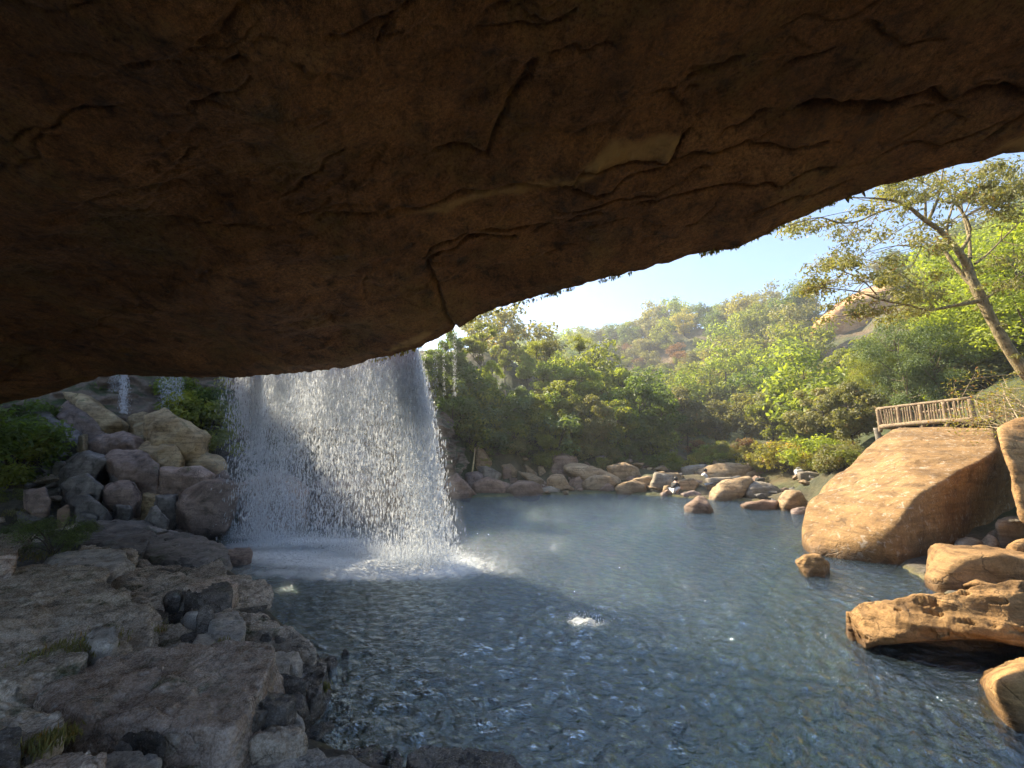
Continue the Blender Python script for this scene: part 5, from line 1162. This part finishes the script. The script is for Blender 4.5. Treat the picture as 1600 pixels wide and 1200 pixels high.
# --- grass and moss tufts on the shore: nobody could count the blades
def tufts():
    rg = np.random.default_rng(3); C = []; N_ = []; vr = []
    for px, py, z, n, sx, h in [(300, 938, .32, 500, .35, .10), (330, 945, .3, 400, .3, .08), (380, 992, .35, 260, .2, .09), (120, 1010, .70, 500, .30, .03), (70, 1160, .85, 260, .12, .05), (95, 1150, .75, 200, .08, .05), (230, 985, .45, 300, .2, .06),
                            (345, 1008, .5, 160, .06, .07), (505, 1075, .2, 120, .06, .05), (60, 868, .6, 500, .4, .08), (20, 800, .8, 700, .8, .12), (60, 770, .8, 700, .9, .12)]:
        c = atz(px, py, z); q = c + rg.normal(0, 1, (n, 3)) * [sx * .5, sx * .5, h * .3]; C.append(q); N_.append(rg.normal(0, 1, (n, 3)) * [1, 1, .2]); vr.append(rg.uniform(0, 1, n))
    me = leaves_mesh('grass_tufts', np.concatenate(C), np.concatenate(N_), .06, rg, np.concatenate(vr), .14, -2.5)
    tag(link('grass', me, M['leaf_olive']), 'thin grass and weeds in the cracks of the shore slabs', 'grass', None, 'stuff')
tufts()

# --- orange cliff on the hill
rock_from(silh([(1262, 520), (1285, 492), (1330, 462), (1400, 440), (1450, 436), (1455, 470), (1400, 505), (1340, 518), (1290, 530)], 74, 14, sink=4), M['cliff_orange'], 'bare orange sandstone cliff high on the hillside', 'orange_cliff', 'cliff', res=6, k=16)

# --- big leaning tree on the right
def leaning_tree():
    Y0 = 11.0
    def A(l, dY=0, w=0): return [atY(x, y, Y0 + (w * i / max(1, len(l) - 1)) + dY) for i, (x, y) in enumerate(l)]
    root = empty('leaning_tree', tuple(atY(1700, 700, 11.0))); off = np.array(root.location)
    tag(root, 'large sparse leaved tree leaning over from the right edge', 'tree')
    br = [
     ([(1700, 700), (1640, 630), (1596, 576), (1556, 512), (1524, 448), (1508, 405)], [.30, .26, .22, .19, .165, .15], 0),
     ([(1512, 420), (1500, 396), (1470, 362), (1440, 340), (1420, 324), (1388, 312), (1328, 308)], [.15, .13, .10, .085, .07, .05, .015], -1.0),
     ([(1404, 322), (1372, 332), (1340, 346), (1312, 348), (1280, 340), (1240, 350), (1204, 362)], [.05, .045, .04, .035, .025, .018, .006], -1.6),
     ([(1524, 448), (1500, 425), (1478, 395), (1462, 370)], [.13, .10, .07, .04], .6),
     ([(1500, 396), (1516, 360), (1496, 320), (1478, 296), (1460, 270)], [.08, .06, .05, .04, .02], .5),
     ([(1516, 404), (1514, 372), (1504, 332), (1500, 300)], [.07, .055, .04, .02], .8), ([(1480, 380), (1480, 352), (1488, 324), (1494, 300)], [.06, .05, .035, .015], .4),
     ([(1452, 342), (1464, 314), (1470, 288), (1474, 262)], [.07, .05, .035, .02], -.4), ([(1446, 342), (1446, 318), (1448, 296)], [.06, .045, .02], -.2),
     ([(1524, 412), (1545, 395), (1564, 376), (1600, 340), (1640, 300)], [.06, .04, .035, .025, .01], .3), ([(1500, 318), (1540, 302), (1600, 280), (1660, 265)], [.035, .028, .02, .01], .5),
     ([(1530, 470), (1490, 478), (1450, 484), (1416, 476), (1376, 468), (1340, 456), (1290, 450), (1250, 446)], [.10, .07, .06, .05, .04, .03, .02, .006], -1.2),
     ([(1416, 476), (1380, 480), (1340, 490), (1300, 496)], [.035, .03, .02, .008], -.8), ([(1376, 468), (1350, 440), (1320, 425), (1285, 412)], [.03, .025, .018, .006], -1),
     ([(1460, 484), (1440, 455), (1410, 430), (1370, 410)], [.03, .025, .018, .006], -.5), ([(1480, 372), (1440, 385), (1400, 384), (1350, 395)], [.035, .03, .02, .008], -.7),
     ([(1504, 340), (1530, 290), (1560, 265)], [.03, .02, .01], .2), ([(1470, 300), (1430, 280), (1400, 284)], [.025, .018, .008], -.4), ([(1536, 470), (1580, 440), (1630, 420)], [.05, .035, .02], .3)]
    paths = []; tips = []
    for l, rad, w in br:
        p = [q - off for q in A(l, 0, w)]; paths.append((p, [x * .66 for x in rad])); tips.append(p)
    V0, F0 = tube(paths, 9, 5, .15)
    rg = np.random.default_rng(77); C = []; N_ = []; vr = []; tw = []
    def clump(c, r, n):
        n = int(n * .72)
        d = rg.normal(0, 1, (n, 3)); d /= np.linalg.norm(d, axis=1)[:, None]; C.append(c + d * (r * rg.uniform(0, 1, n) ** .5)[:, None] * [1.2, 1.2, .6]); N_.append(d + [0, 0, .5]); vr.append(np.clip(rg.uniform(.2, .8) + rg.normal(0, .15, n), 0, 1))
    reg = [(1300, 1480, 325, 420, 26), (1255, 1400, 405, 460, 22), (1380, 1600, 255, 318, 50), (1530, 1640, 265, 350, 24), (1210, 1290, 345, 372, 6), (1260, 1460, 450, 500, 18), (1560, 1640, 380, 470, 10), (1400, 1480, 420, 470, 9)]
    allp = np.concatenate([np.array(p) for p in tips])
    for x0, x1, y0, y1, n in reg:
        for _ in range(n):
            c = atY(rg.uniform(x0, x1), rg.uniform(y0, y1), 11 + rg.normal(-.3, .8)) - off
            clump(c, rg.uniform(.22, .5), rg.integers(90, 190)); b = allp[np.argmin(((allp - c) ** 2).sum(1))]
            tw.append(([b, (b + c) / 2 + rg.normal(0, .06, 3), c], [.014, .010, .004]))
    for _ in range(40):   # climbers on the trunk
        f = rg.uniform(0, 4.9); p = np.array(tips[0]); i = int(f); c = p[i] * (1 - f + i) + p[i + 1] * (f - i) + rg.normal(0, .12, 3); clump(c, .12, 22)
    V, F_ = tube(tw, 4, 5, 0); link('trunk', mesh_np('trunk', np.concatenate([V0, V]), np.concatenate([F0, F_ + len(V0)])), M['bark_near'], root)
    link('crown', leaves_mesh('crown', np.concatenate(C), np.concatenate(N_), .12, rg, np.concatenate(vr), .38, .6), M['leaf_olive'], root)
leaning_tree()

# ------------------------------------------------------------------ falling water
def octa(C, R_, S, name, mat, label, cat, kind='stuff', jag=None):
    """one small elongated drop per centre; R_ radius, S vertical stretch"""
    n = len(C); o = np.array([[1, 0, 0], [0, 1, 0], [-1, 0, 0], [0, -1, 0], [0, 0, 1], [0, 0, -1]], float)
    V = C[:, None, :] + o[None] * np.stack([R_, R_, R_ * S], 1)[:, None, :]
    f = np.array([[0, 1, 4], [1, 2, 4], [2, 3, 4], [3, 0, 4], [1, 0, 5], [2, 1, 5], [3, 2, 5], [0, 3, 5]])
    Fc = (np.arange(n)[:, None, None] * 6 + f[None]).reshape(-1, 3)
    return tag(link(name, mesh_np(name, V.reshape(-1, 3), Fc), mat), label, cat, None, kind)
def fall_frame():
    tp = [(340, 592, 11.0), (400, 588, 10.75), (500, 582, 10.45), (560, 572, 10.2), (600, 560, 9.9), (652, 545, 9.5)]
    bt = [(352, 838), (400, 846), (480, 852), (560, 866), (630, 878), (702, 880)]
    A = np.array([atY(x, y, Y + .4) for x, y, Y in tp]); B = np.array([atz(x, y, 0) for x, y in bt])
    return A, B
FA, FB = fall_frame(); FZ = 6.6
def fall_pt(s, tau):
    """s along the lip 0..1 by photo bearing, tau time 0..1"""
    px = 340 + s * 312; k = np.array([340, 400, 500, 560, 600, 652])
    a = np.stack([np.interp(px, k, FA[:, i]) for i in range(3)], -1); b = np.stack([np.interp(px, k, FB[:, i]) for i in range(3)], -1)
    z = FZ * (1 - 0.25 * tau - 0.75 * tau ** 2)
    # bearing is kept at the visible lip, so start a little behind it
    tl = 0.42; f = (tau - tl) / (1 - tl)
    xy = a[..., :2] + (b[..., :2] - a[..., :2]) * f[..., None]
    return np.concatenate([xy, z[..., None]], -1)
def waterfall():
    rg = np.random.default_rng(21)
    comp = [(398, 5, .10), (385, 16, .07), (440, 18, .10), (470, 24, .08), (520, 20, .07), (560, 26, .09), (600, 24, .13), (630, 16, .15), (645, 8, .10), (500, 120, .045)]
    w_ = np.array([c[2] for c in comp]); w_ /= w_.sum(); N_ = 165000
    ci = rg.choice(len(comp), N_, p=w_); mu = np.array([c[0] for c in comp])[ci]; sg = np.array([c[1] for c in comp])[ci]
    # strands: discrete filaments inside every stream
    fil = rg.normal(0, 1, (len(comp), 26)); pick = rg.integers(0, 26, N_); px = mu + sg * (fil[ci, pick] * .75 + rg.normal(0, .25, N_))
    s = np.clip((px - 340) / 312, -.01, 1.01); keep = (px > 338) & (px < 655); 
    tau = rg.uniform(.22, 1, N_); hi_ = rg.uniform(0, 1, N_) < .28; tau = np.where(hi_, rg.uniform(.25, .68, N_), tau)
    # clumps of water travel together
    ph = fbm(np.stack([px * .22, tau * 7, ci * 3.1], 1), 3, 5); keep &= rg.uniform(-1.1, .55, N_) < ph
    s, tau, ci = s[keep], tau[keep], ci[keep]; n = len(s)
    P = fall_pt(s, tau); sp = (.02 + .26 * np.clip(tau - .3, 0, 1) ** 1.3)
    P[:, 0] += rg.normal(0, 1, n) * sp; P[:, 1] += rg.normal(0, 1, n) * sp * 1.5
    P[:, 2] += rg.normal(0, .05, n); m = P[:, 2] > 0.0; P = P[m]; tau = tau[m]; n = len(P)
    r = np.exp(rg.normal(math.log(.0078), .48, n)); r = np.clip(r, .003, .02)
    st = rg.uniform(2.0, 8.5, n) * (1.25 - .5 * tau)
    octa(P, r, st, 'waterfall', M['drop'], 'wide curtain of white falling water drops under the overhang', 'waterfall')
    # thin sheets of spray inside it
    Vs = []; Fs = []; al = []; dn = []; de = []; base = 0
    for L in range(3):
        nu, nv = 160, 60; S, T = np.meshgrid(np.linspace(0, 1, nu), np.linspace(.2, 1, nv), indexing='ij')
        Q = fall_pt(S.ravel(), T.ravel()); off = (L - 1) * .28
        Q[:, 1] += off * (T.ravel()) + .10 * np.sin(S.ravel() * 23 + L) + .15 * fbm(np.stack([S.ravel() * 9, T.ravel() * .8, S.ravel() * 0 + L], 1), 3, L)
        Q[:, 2] = np.maximum(Q[:, 2], .01)
        Vs.append(Q); Fs.append(grid_faces(nu, nv) + base); base += nu * nv
        pxs = 340 + 312 * S.ravel(); d = .09 + 1.0 * np.exp(-((pxs - 398) / 6) ** 2) + .35 * np.exp(-((pxs - 450) / 28) ** 2) + .40 * np.exp(-((pxs - 560) / 24) ** 2) + .45 * np.exp(-((pxs - 622) / 20) ** 2)
        d *= sstep(338, 350, pxs) * sstep(654, 643, pxs) * (1.15 - .75 * T.ravel() ** 2)
        al.append(S.ravel() * 4.6 + L * 7); dn.append(Q[:, 2]); de.append(d * (1.2 + .3 * sstep(.75, .35, T.ravel())))
    me = mesh_np('water_veil', np.concatenate(Vs), np.concatenate(Fs)); add_attr(me, 'along', np.concatenate(al)); add_attr(me, 'down', np.concatenate(dn)); add_attr(me, 'dens', np.concatenate(de))
    tag(link('water_veil', me, M['veil']), 'thin translucent sheets of water inside the wide waterfall', 'waterfall', None, 'stuff')
    # spray thrown up at the foot
    n = 26000; s = rg.uniform(0, 1, n); s = np.where(rg.uniform(0, 1, n) < .5, np.clip(rg.normal(.85, .10, n), 0, 1.0), s)
    P = fall_pt(s, np.ones(n)); a = rg.uniform(0, 6.28, n); rr = np.abs(rg.normal(0, .36, n)); P[:, 0] += np.cos(a) * rr * 1.1; P[:, 1] += np.sin(a) * rr * .8; P[:, 2] = np.abs(rg.normal(0, .20, n)) * np.exp(-rr * .8) + .005
    octa(P, rg.uniform(.003, .009, n), rg.uniform(1, 1.8, n), 'spray', M['drop'], 'white spray bouncing up at the foot of the waterfall', 'spray')
    # splash in mid pool
    n = 200; c = atz(912, 970, 0); P = c + np.stack([rg.normal(0, .14, n), rg.normal(0, .09, n), np.abs(rg.normal(0, .035, n)) + .01], 1)
    octa(P, rg.uniform(.003, .008, n), rg.uniform(.8, 1.6, n), 'splash', M['drop'], 'small white splash in the middle of the pool', 'splash')
    # thin side trickles
    def trickle(x0, x1, py0, py1, Y, n, r, label):
        px = rg.uniform(x0, x1, n); f = rg.uniform(0, 1, n) ** .8
        P = np.array([atY(a, py0 + (py1 - py0) * b, Y) for a, b in zip(px + rg.normal(0, 1.0, n) * f, f)]); P[:, 1] += rg.normal(0, .08, n)
        octa(P, rg.uniform(r * .6, r * 1.4, n), rg.uniform(2, 5, n), 'trickle', M['drop'], label, 'waterfall')
    trickle(191, 197, 560, 646, 14.6, 1500, .008, 'thin broken trickle falling on the ochre ridge rock')
    trickle(172, 190, 560, 612, 15.4, 900, .006, 'faint misty trickle left of the thin broken one')
    trickle(250, 285, 560, 640, 15.0, 2600, .007, 'light curtain of drops in front of the ferns')
    for x0, x1, lb, n in [(676, 684, 'faint threads of drips right beside the waterfall', 260), (692, 695, 'single thread of dripping water left of the drip pair', 150), (708, 713, 'pair of long thin drips hanging from the lip of the overhang', 330)]:
        trickle(x0, x1, 505, 620, 9.4, n, .0035, lb)
waterfall()

def volmat(name, col, dens, an=0.0):
    m = newmat(name); g = NT(m); v = g.n('ShaderNodeVolumePrincipled'); v.inputs['Color'].default_value = col + (1,); v.inputs['Density'].default_value = dens; v.inputs['Anisotropy'].default_value = an
    o = g.n('ShaderNodeOutputMaterial'); g.l(v.outputs[0], o.inputs[1]); return m
def mist():
    pts = []
    for s_ in np.linspace(0, 1, 9):
        for t_ in (.3, .6, .85, 1.0):
            q = fall_pt(np.array([s_]), np.array([t_]))[0]; w_ = .12 + .75 * t_ ** 2
            for dx, dy in ((-w_ * .5, -w_), (w_ * .5, -w_), (-w_ * .5, w_), (w_ * .5, w_)): pts.append(q + [dx, dy, 0])
    pts = np.array(pts); bm = bmesh.new(); [bm.verts.new(p) for p in pts]; r = bmesh.ops.convex_hull(bm, input=bm.verts[:])
    bmesh.ops.delete(bm, geom=[v for v in bm.verts if not v.link_faces], context='VERTS'); bmesh.ops.recalc_face_normals(bm, faces=bm.faces)
    me = bpy.data.meshes.new('mist'); bm.to_mesh(me); bm.free()
    tag(link('mist', me, volmat('mist', (.93, .95, 1.0), .05, .3)), 'fine pale mist hanging in and around the waterfall', 'mist', None, 'stuff')
mist()

# ------------------------------------------------------------------ wooden viewing deck
def stick(root, name, a, b, r, mat, sides=8, seed=0, label=None, bow=.01):
    a = np.array(a, float); b = np.array(b, float); m_ = (a + b) / 2 + np.random.default_rng(seed).normal(0, bow, 3)
    V, F_ = tube([([a, m_, b], [r, r * .95, r * .92])], sides, seed, .12)
    n = len(V); V = np.concatenate([V, [a, b]]); k = sides; c0 = np.stack([np.roll(np.arange(k), -1), np.arange(k), np.full(k, n)], 1); e = n - k + np.arange(k); c1 = np.stack([e, np.roll(e, -1), np.full(k, n + 1)], 1)
    return tag(link(name, mesh_np(name, V, [F_, c0, c1]), M[mat], root), label)
def box_between(name, corners, z0, z1, mat, root):
    n = len(corners); bm = bmesh.new(); lo = [bm.verts.new((c[0], c[1], c[2] + z0)) for c in corners]; hi = [bm.verts.new((c[0], c[1], c[2] + z1)) for c in corners]
    bm.faces.new(hi); bm.faces.new(lo[::-1])
    for i in range(n): bm.faces.new((lo[i], lo[(i + 1) % n], hi[(i + 1) % n], hi[i]))
    bmesh.ops.recalc_face_normals(bm, faces=bm.faces); bmesh.ops.bevel(bm, geom=bm.edges[:], offset=.015, segments=1, affect='EDGES')
    me = bpy.data.meshes.new(name); bm.to_mesh(me); bm.free(); return link(name, me, M[mat], root)
def deck():
    A0 = atY(1375, 666, 16.4); B0 = atY(1521, 654, 13.7); A1 = atY(1373, 639, 16.4); B1 = atY(1521, 622, 13.7)
    C0 = atY(1578, 656, 15.6)
    z = (A0[2] + B0[2]) / 2; root = empty('viewing_deck', (B0[0], B0[1], z)); off = np.array(root.location)
    tag(root, 'raised wooden viewing deck with log railing above the giant slab', 'deck')
    A = A0 - off; B = B0 - off; Cc = C0 - off; hA = A1[2] - A0[2]; hB = B1[2] - B0[2]; hC = hB
    D = A + (Cc - B) ; Cc[2] = B[2]; D[2] = A[2]
    box_between('floor', [A + [0, .06, 0], B + [0, .06, 0], Cc, D], -.06, 0.0, 'wood_dark', root)
    def run(P, Q, hp, hq, nb, npost, seed):
        stick(root, 'top_rail', P + [0, 0, hp], Q + [0, 0, hq], .065, 'wood', seed=seed, bow=.02)
        stick(root, 'floor_beam', P + [0, -.02, -.03], Q + [0, -.02, -.03], .10, 'wood', seed=seed + 1, bow=.02)
        rg = np.random.default_rng(seed)
        for i in range(npost):
            f = i / (npost - 1); q = P + (Q - P) * f; h = hp + (hq - hp) * f
            stick(root, 'post', q + [0, .01, -.25], q + [0, .01, h - .03], .07, 'wood', seed=seed + i)
        for i in range(nb):
            if (i + .5) / nb * (npost - 1) % 1 < .07: continue
            f = (i + .5) / nb; q = P + (Q - P) * f; h = hp + (hq - hp) * f
            stick(root, 'baluster', q + [rg.normal(0, .01), -.01, .03], q + [rg.normal(0, .02), -.01, h - .04], rg.uniform(.022, .036), 'wood', 6, seed=i)
    run(A, B, hA, hB, 32, 5, 3); run(B, Cc, hB, hC, 8, 3, 40); run(D, A, hA, hA, 8, 3, 60); run(Cc, D, hC, hA, 30, 5, 90)
    for f in (.06, .35, .62, .9):
        q = A + (B - A) * f + np.array([.1, .5, 0]); stick(root, 'support', q + [0, 0, -1.1], q + [0, 0, -.06], .11, 'concrete', 10, seed=int(f * 50))
    for f in (.13, .28, .45, .6, .75, .9):
        q = A + (B - A) * f; stick(root, 'brace', q + [0, .05, -.42], q + [0, -.05, -.08], .022, 'wood', 6, seed=int(f * 90))
    for f in (.3, .7):
        p_ = A + (D - A) * f; q = B + (Cc - B) * f; stick(root, 'joist', p_ + [0, 0, -.15], q + [0, 0, -.15], .08, 'wood_dark', 8, seed=7)
deck()
def dry_branches():
    rg = np.random.default_rng(9); root = empty('dry_shrub', tuple(atY(1600, 668, 11.5))); off = np.array(root.location)
    tag(root, 'tangle of bare dry branches spilling over the right end of the deck', 'shrub')
    P = []; C = []
    for i in range(34):
        a = atY(rg.uniform(1560, 1660), rg.uniform(640, 680), 11.5 + rg.normal(0, .5)); b = atY(rg.uniform(1470, 1590), rg.uniform(582, 668), 12.2 + rg.normal(0, .6))
        m_ = (a + b) / 2 + rg.normal(0, .18, 3) + [0, 0, .15]; P.append(([a - off, m_ - off, b - off], [.016, .010, .004]))
        for _ in range(3):
            f = rg.uniform(.4, .95); q = a + (b - a) * f; e = q + rg.normal(0, .25, 3); P.append(([q - off, (q + e) / 2 - off + rg.normal(0, .03, 3), e - off], [.007, .005, .003])); C.append(e - off)
        C.append(b - off)
    V, F_ = tube(P, 5, 2); link('stems', mesh_np('stems', V, F_), M['twig'], root)
    C = np.repeat(np.array(C), 12, 0); C = C + rg.normal(0, .12, C.shape)
    link('foliage', leaves_mesh('foliage', C, rg.normal(0, 1, C.shape) + [0, 0, .5], .09, rg, rg.uniform(0, 1, len(C)), .3), M['leaf_yellow'], root)
dry_branches()

# ------------------------------------------------------------------ small things
def bamboo():
    b = ghit(733, 762, 12); a = atY(742, 700, b[1] + .8); root = None
    pts = []; rad = []
    b = b - [0, 0, .1]
    for i in range(25):
        f = i / 24; pts.append(b + (a - b) * f + [0.05 * math.sin(f * 3), 0, 0]); rad.append(.065 - .03 * f + (.010 if i % 3 == 0 else 0))
    V, F_ = tube([(pts, rad)], 8, 1, 0); tag(link('bamboo_pole', mesh_np('bamboo_pole', V, F_), M['bamboo']), 'long dry bamboo pole leaning against the far bank rocks', 'pole')
bamboo()
def plain(name, col, rough=.8):
    return simple_mat(name, tuple(c * .8 for c in col), col, 30, rough)
SKIN = plain('skin', (.50, .31, .22), .55); HAIR = plain('hair', (.012, .01, .009), .4); WHITE = plain('white_cloth', (.72, .71, .70)); BLACK = plain('black_cloth', (.02, .02, .022)); BLUEG = plain('dark_canvas', (.05, .05, .045))
def skin_obj(name, J, E, mat, root, lvl=1):
    me = bpy.data.meshes.new(name); me.from_pydata([j[0] for j in J], E, []); o = link(name, me, mat, root)
    md = o.modifiers.new('skin', 'SKIN'); sv = me.skin_vertices[0].data if me.skin_vertices else None
    if sv is None:
        bm = bmesh.new(); bm.from_mesh(me); bm.verts.layers.skin.verify(); bm.to_mesh(me); bm.free(); sv = me.skin_vertices[0].data
    for v, j in zip(sv, J): v.radius = (j[1], j[1]) if not isinstance(j[1], tuple) else j[1]
    sv[0].use_root = True
    md.use_smooth_shade = True
    sub = o.modifiers.new('sub', 'SUBSURF'); sub.levels = lvl; sub.render_levels = lvl
    return o
def crouching(loc, rz, top, bottom, label, fold=0.0):
    root = empty('person', loc, rz); tag(root, label, 'person')
    P = {'pel': ((0, 0, .24), .12), 'wa': ((.08, 0, .37), .105), 'ch': ((.18, 0, .52), .125), 'nk': ((.25, 0, .645), .05), 'hd0': ((.285, 0, .71), .075), 'hd': ((.305, 0, .78), .092), 'hd1': ((.30, 0, .85), .06), 'nose': ((.40, 0, .765), .014), 'chin': ((.365, 0, .705), .035)}
    E_ = [('pel', 'wa'), ('wa', 'ch'), ('ch', 'nk'), ('nk', 'hd0'), ('hd0', 'hd'), ('hd', 'hd1'), ('hd0', 'chin')]
    for s_, t_ in ((-1, 'l'), (1, 'r')):
        P.update({'hip' + t_: ((.03, .09 * s_, .22), .09), 'kn' + t_: ((.36, .15 * s_, .42), .06), 'ca' + t_: ((.27, .14 * s_, .26), .052), 'an' + t_: ((.14, .12 * s_, .07), .036), 'to' + t_: ((.30, .14 * s_, .03), .032),
                  'sh' + t_: ((.19, .16 * s_, .575), .055), 'el' + t_: ((.33, .21 * s_, .42), .038), 'wr' + t_: ((.47, .11 * s_, .33), .024), 'pa' + t_: ((.53, .08 * s_, .305), .03)})
        E_ += [('pel', 'hip' + t_), ('hip' + t_, 'kn' + t_), ('kn' + t_, 'ca' + t_), ('ca' + t_, 'an' + t_), ('an' + t_, 'to' + t_), ('ch', 'sh' + t_), ('sh' + t_, 'el' + t_), ('el' + t_, 'wr' + t_), ('wr' + t_, 'pa' + t_)]
        for q in range(4):
            P['f%d%s' % (q, t_)] = ((.60 - .008 * abs(q - 1.5), (.08 + (q - 1.5) * .018) * s_, .27), .009); E_.append(('pa' + t_, 'f%d%s' % (q, t_)))
        P['th' + t_] = ((.55, .03 * s_, .30), .010); E_.append(('wr' + t_, 'th' + t_))
    def sub(names, grow):
        ks = [k for k in P if k in names]; ix = {k: i for i, k in enumerate(ks)}
        return [(P[k][0], P[k][1] + grow) for k in ks], [(ix[a], ix[b]) for a, b in E_ if a in ix and b in ix]
    names = [k for k in P if k != 'nose']
    J, E2 = sub(names, 0); skin_obj('body', J, E2, SKIN, root)
    J, E2 = sub(['ch', 'wa', 'pel', 'shl', 'shr', 'ell', 'elr'], .014); skin_obj('shirt', J, E2, top, root)
    J, E2 = sub(['pel', 'hipl', 'hipr', 'knl', 'knr', 'cal', 'car'], .016); skin_obj('trousers', J, E2, bottom, root)
    d, f = ico(4); V = d * np.array([.105, .10, .115]) + [.285, 0, .795]; m_ = (V[:, 0] > .345) & (V[:, 2] < .83); V[m_, 0] = .345; V[:, 2] = np.where(V[:, 2] < .72, .72 - (.72 - V[:, 2]) * 1.6, V[:, 2])
    V += .006 * fbm(V * 60, 2, 1)[:, None]; link('hair', mesh_np('hair', V, f), HAIR, root)
g1 = ghit(1051, 765, 12)
def top_of(px, py, fallback):
    return fallback
crouching(tuple(atY(1051, 773, 20.7)), R(20), BLACK, WHITE, 'person in black top and white trousers crouching on a dark rock by the water')
crouching(tuple(atY(1096, 756, 23.6) + [0, 0, .0]), R(-10), WHITE, WHITE, 'person in white clothes crouching in front of the table rock')
def bag(px, py, Y, mat, label, sz, name, cat):
    p = atY(px, py, Y); root = empty(name, tuple(p)); tag(root, label, cat); rg = np.random.default_rng(4)
    d, f = ico(4); V = np.sign(d) * np.abs(d) ** .6 * np.array([.5, .32, .42]) * sz; V += d * (.07 * sz * fbm(d * 3.2, 4, 2))[:, None]; V[:, 2] += .4 * sz
    link('body', mesh_np('body', V, f), mat, root)
    for s_ in (-1, 1):
        a = np.linspace(0, math.pi, 9); q = [(np.cos(t) * .2 * sz, s_ * .1 * sz, .75 * sz + np.sin(t) * .28 * sz) for t in a]
        Vt, Ft = tube([(q, [.03 * sz] * 9)], 6, 0, 0); link('handle', mesh_np('handle', Vt, Ft), mat, root)
bag(1249, 743, 21.5, WHITE, 'white bag lying on the grey slabs under the yellow shrubs', .42, 'bag', 'bag')
bag(1188, 757, 20.0, BLUEG, 'dark bundle resting on the broad brown boulder', .42, 'backpack', 'bag')

# fringe of small ferns and roots on the lip
def lip_fringe():
    rg = np.random.default_rng(6); C = []; N_ = []; vr = []
    for x0, x1, n in [(840, 900, 26), (930, 990, 16), (1095, 1135, 16), (1140, 1230, 22), (1250, 1345, 10), (700, 840, 30), (560, 660, 26)]:
        for _ in range(n):
            px = rg.uniform(x0, x1); i = np.interp(px, [l[0] for l in LIP], [l[1] for l in LIP]); Y = np.interp(px, [l[0] for l in LIP], [l[2] for l in LIP])
            c = atY(px, i - 1, Y); m_ = rg.integers(3, 10); C.append(c + rg.normal(0, .02, (m_, 3)) - [0, 0, .02]); N_.append(rg.normal(0, 1, (m_, 3)) * [1, 1, .15]); vr.append(rg.uniform(0, 1, m_))
    me = leaves_mesh('lip_ferns', np.concatenate(C), np.concatenate(N_), .075, rg, np.concatenate(vr), .3, 2.5)
    tag(link('lip_ferns', me, M['leaf_yellow']), 'tiny dry grass blades hanging along the lip of the overhang', 'grass', None, 'stuff')
    for px, py, l, lb in [(1321, 312, .10, 'short stubby root hanging from the overhang lip, left of a pair'), (1347, 304, .09, 'short hooked root hanging from the overhang lip, right of a pair')]:
        a = atY(px, py - 8, 5.15); V, F_ = tube([([a, a + [.01, 0, -l * .6], a + [.03, 0, -l * 1.3]], [.022, .02, .008])], 7, 3); tag(link('root', mesh_np('root', V, F_), M['bark_dark']), lb, 'root')
lip_fringe()

# ------------------------------------------------------------------ haze
def haze():
    bm = bmesh.new(); bmesh.ops.create_cube(bm, size=1); me = bpy.data.meshes.new('haze'); bm.to_mesh(me); bm.free()
    o = link('haze', me, volmat('haze', (.95, .97, 1.0), .0015, .4)); o.scale = (620, 620, 66); o.location = (0, 20, 24)
    tag(o, 'thin bright haze filling the valley air', 'haze', None, 'stuff')
haze()
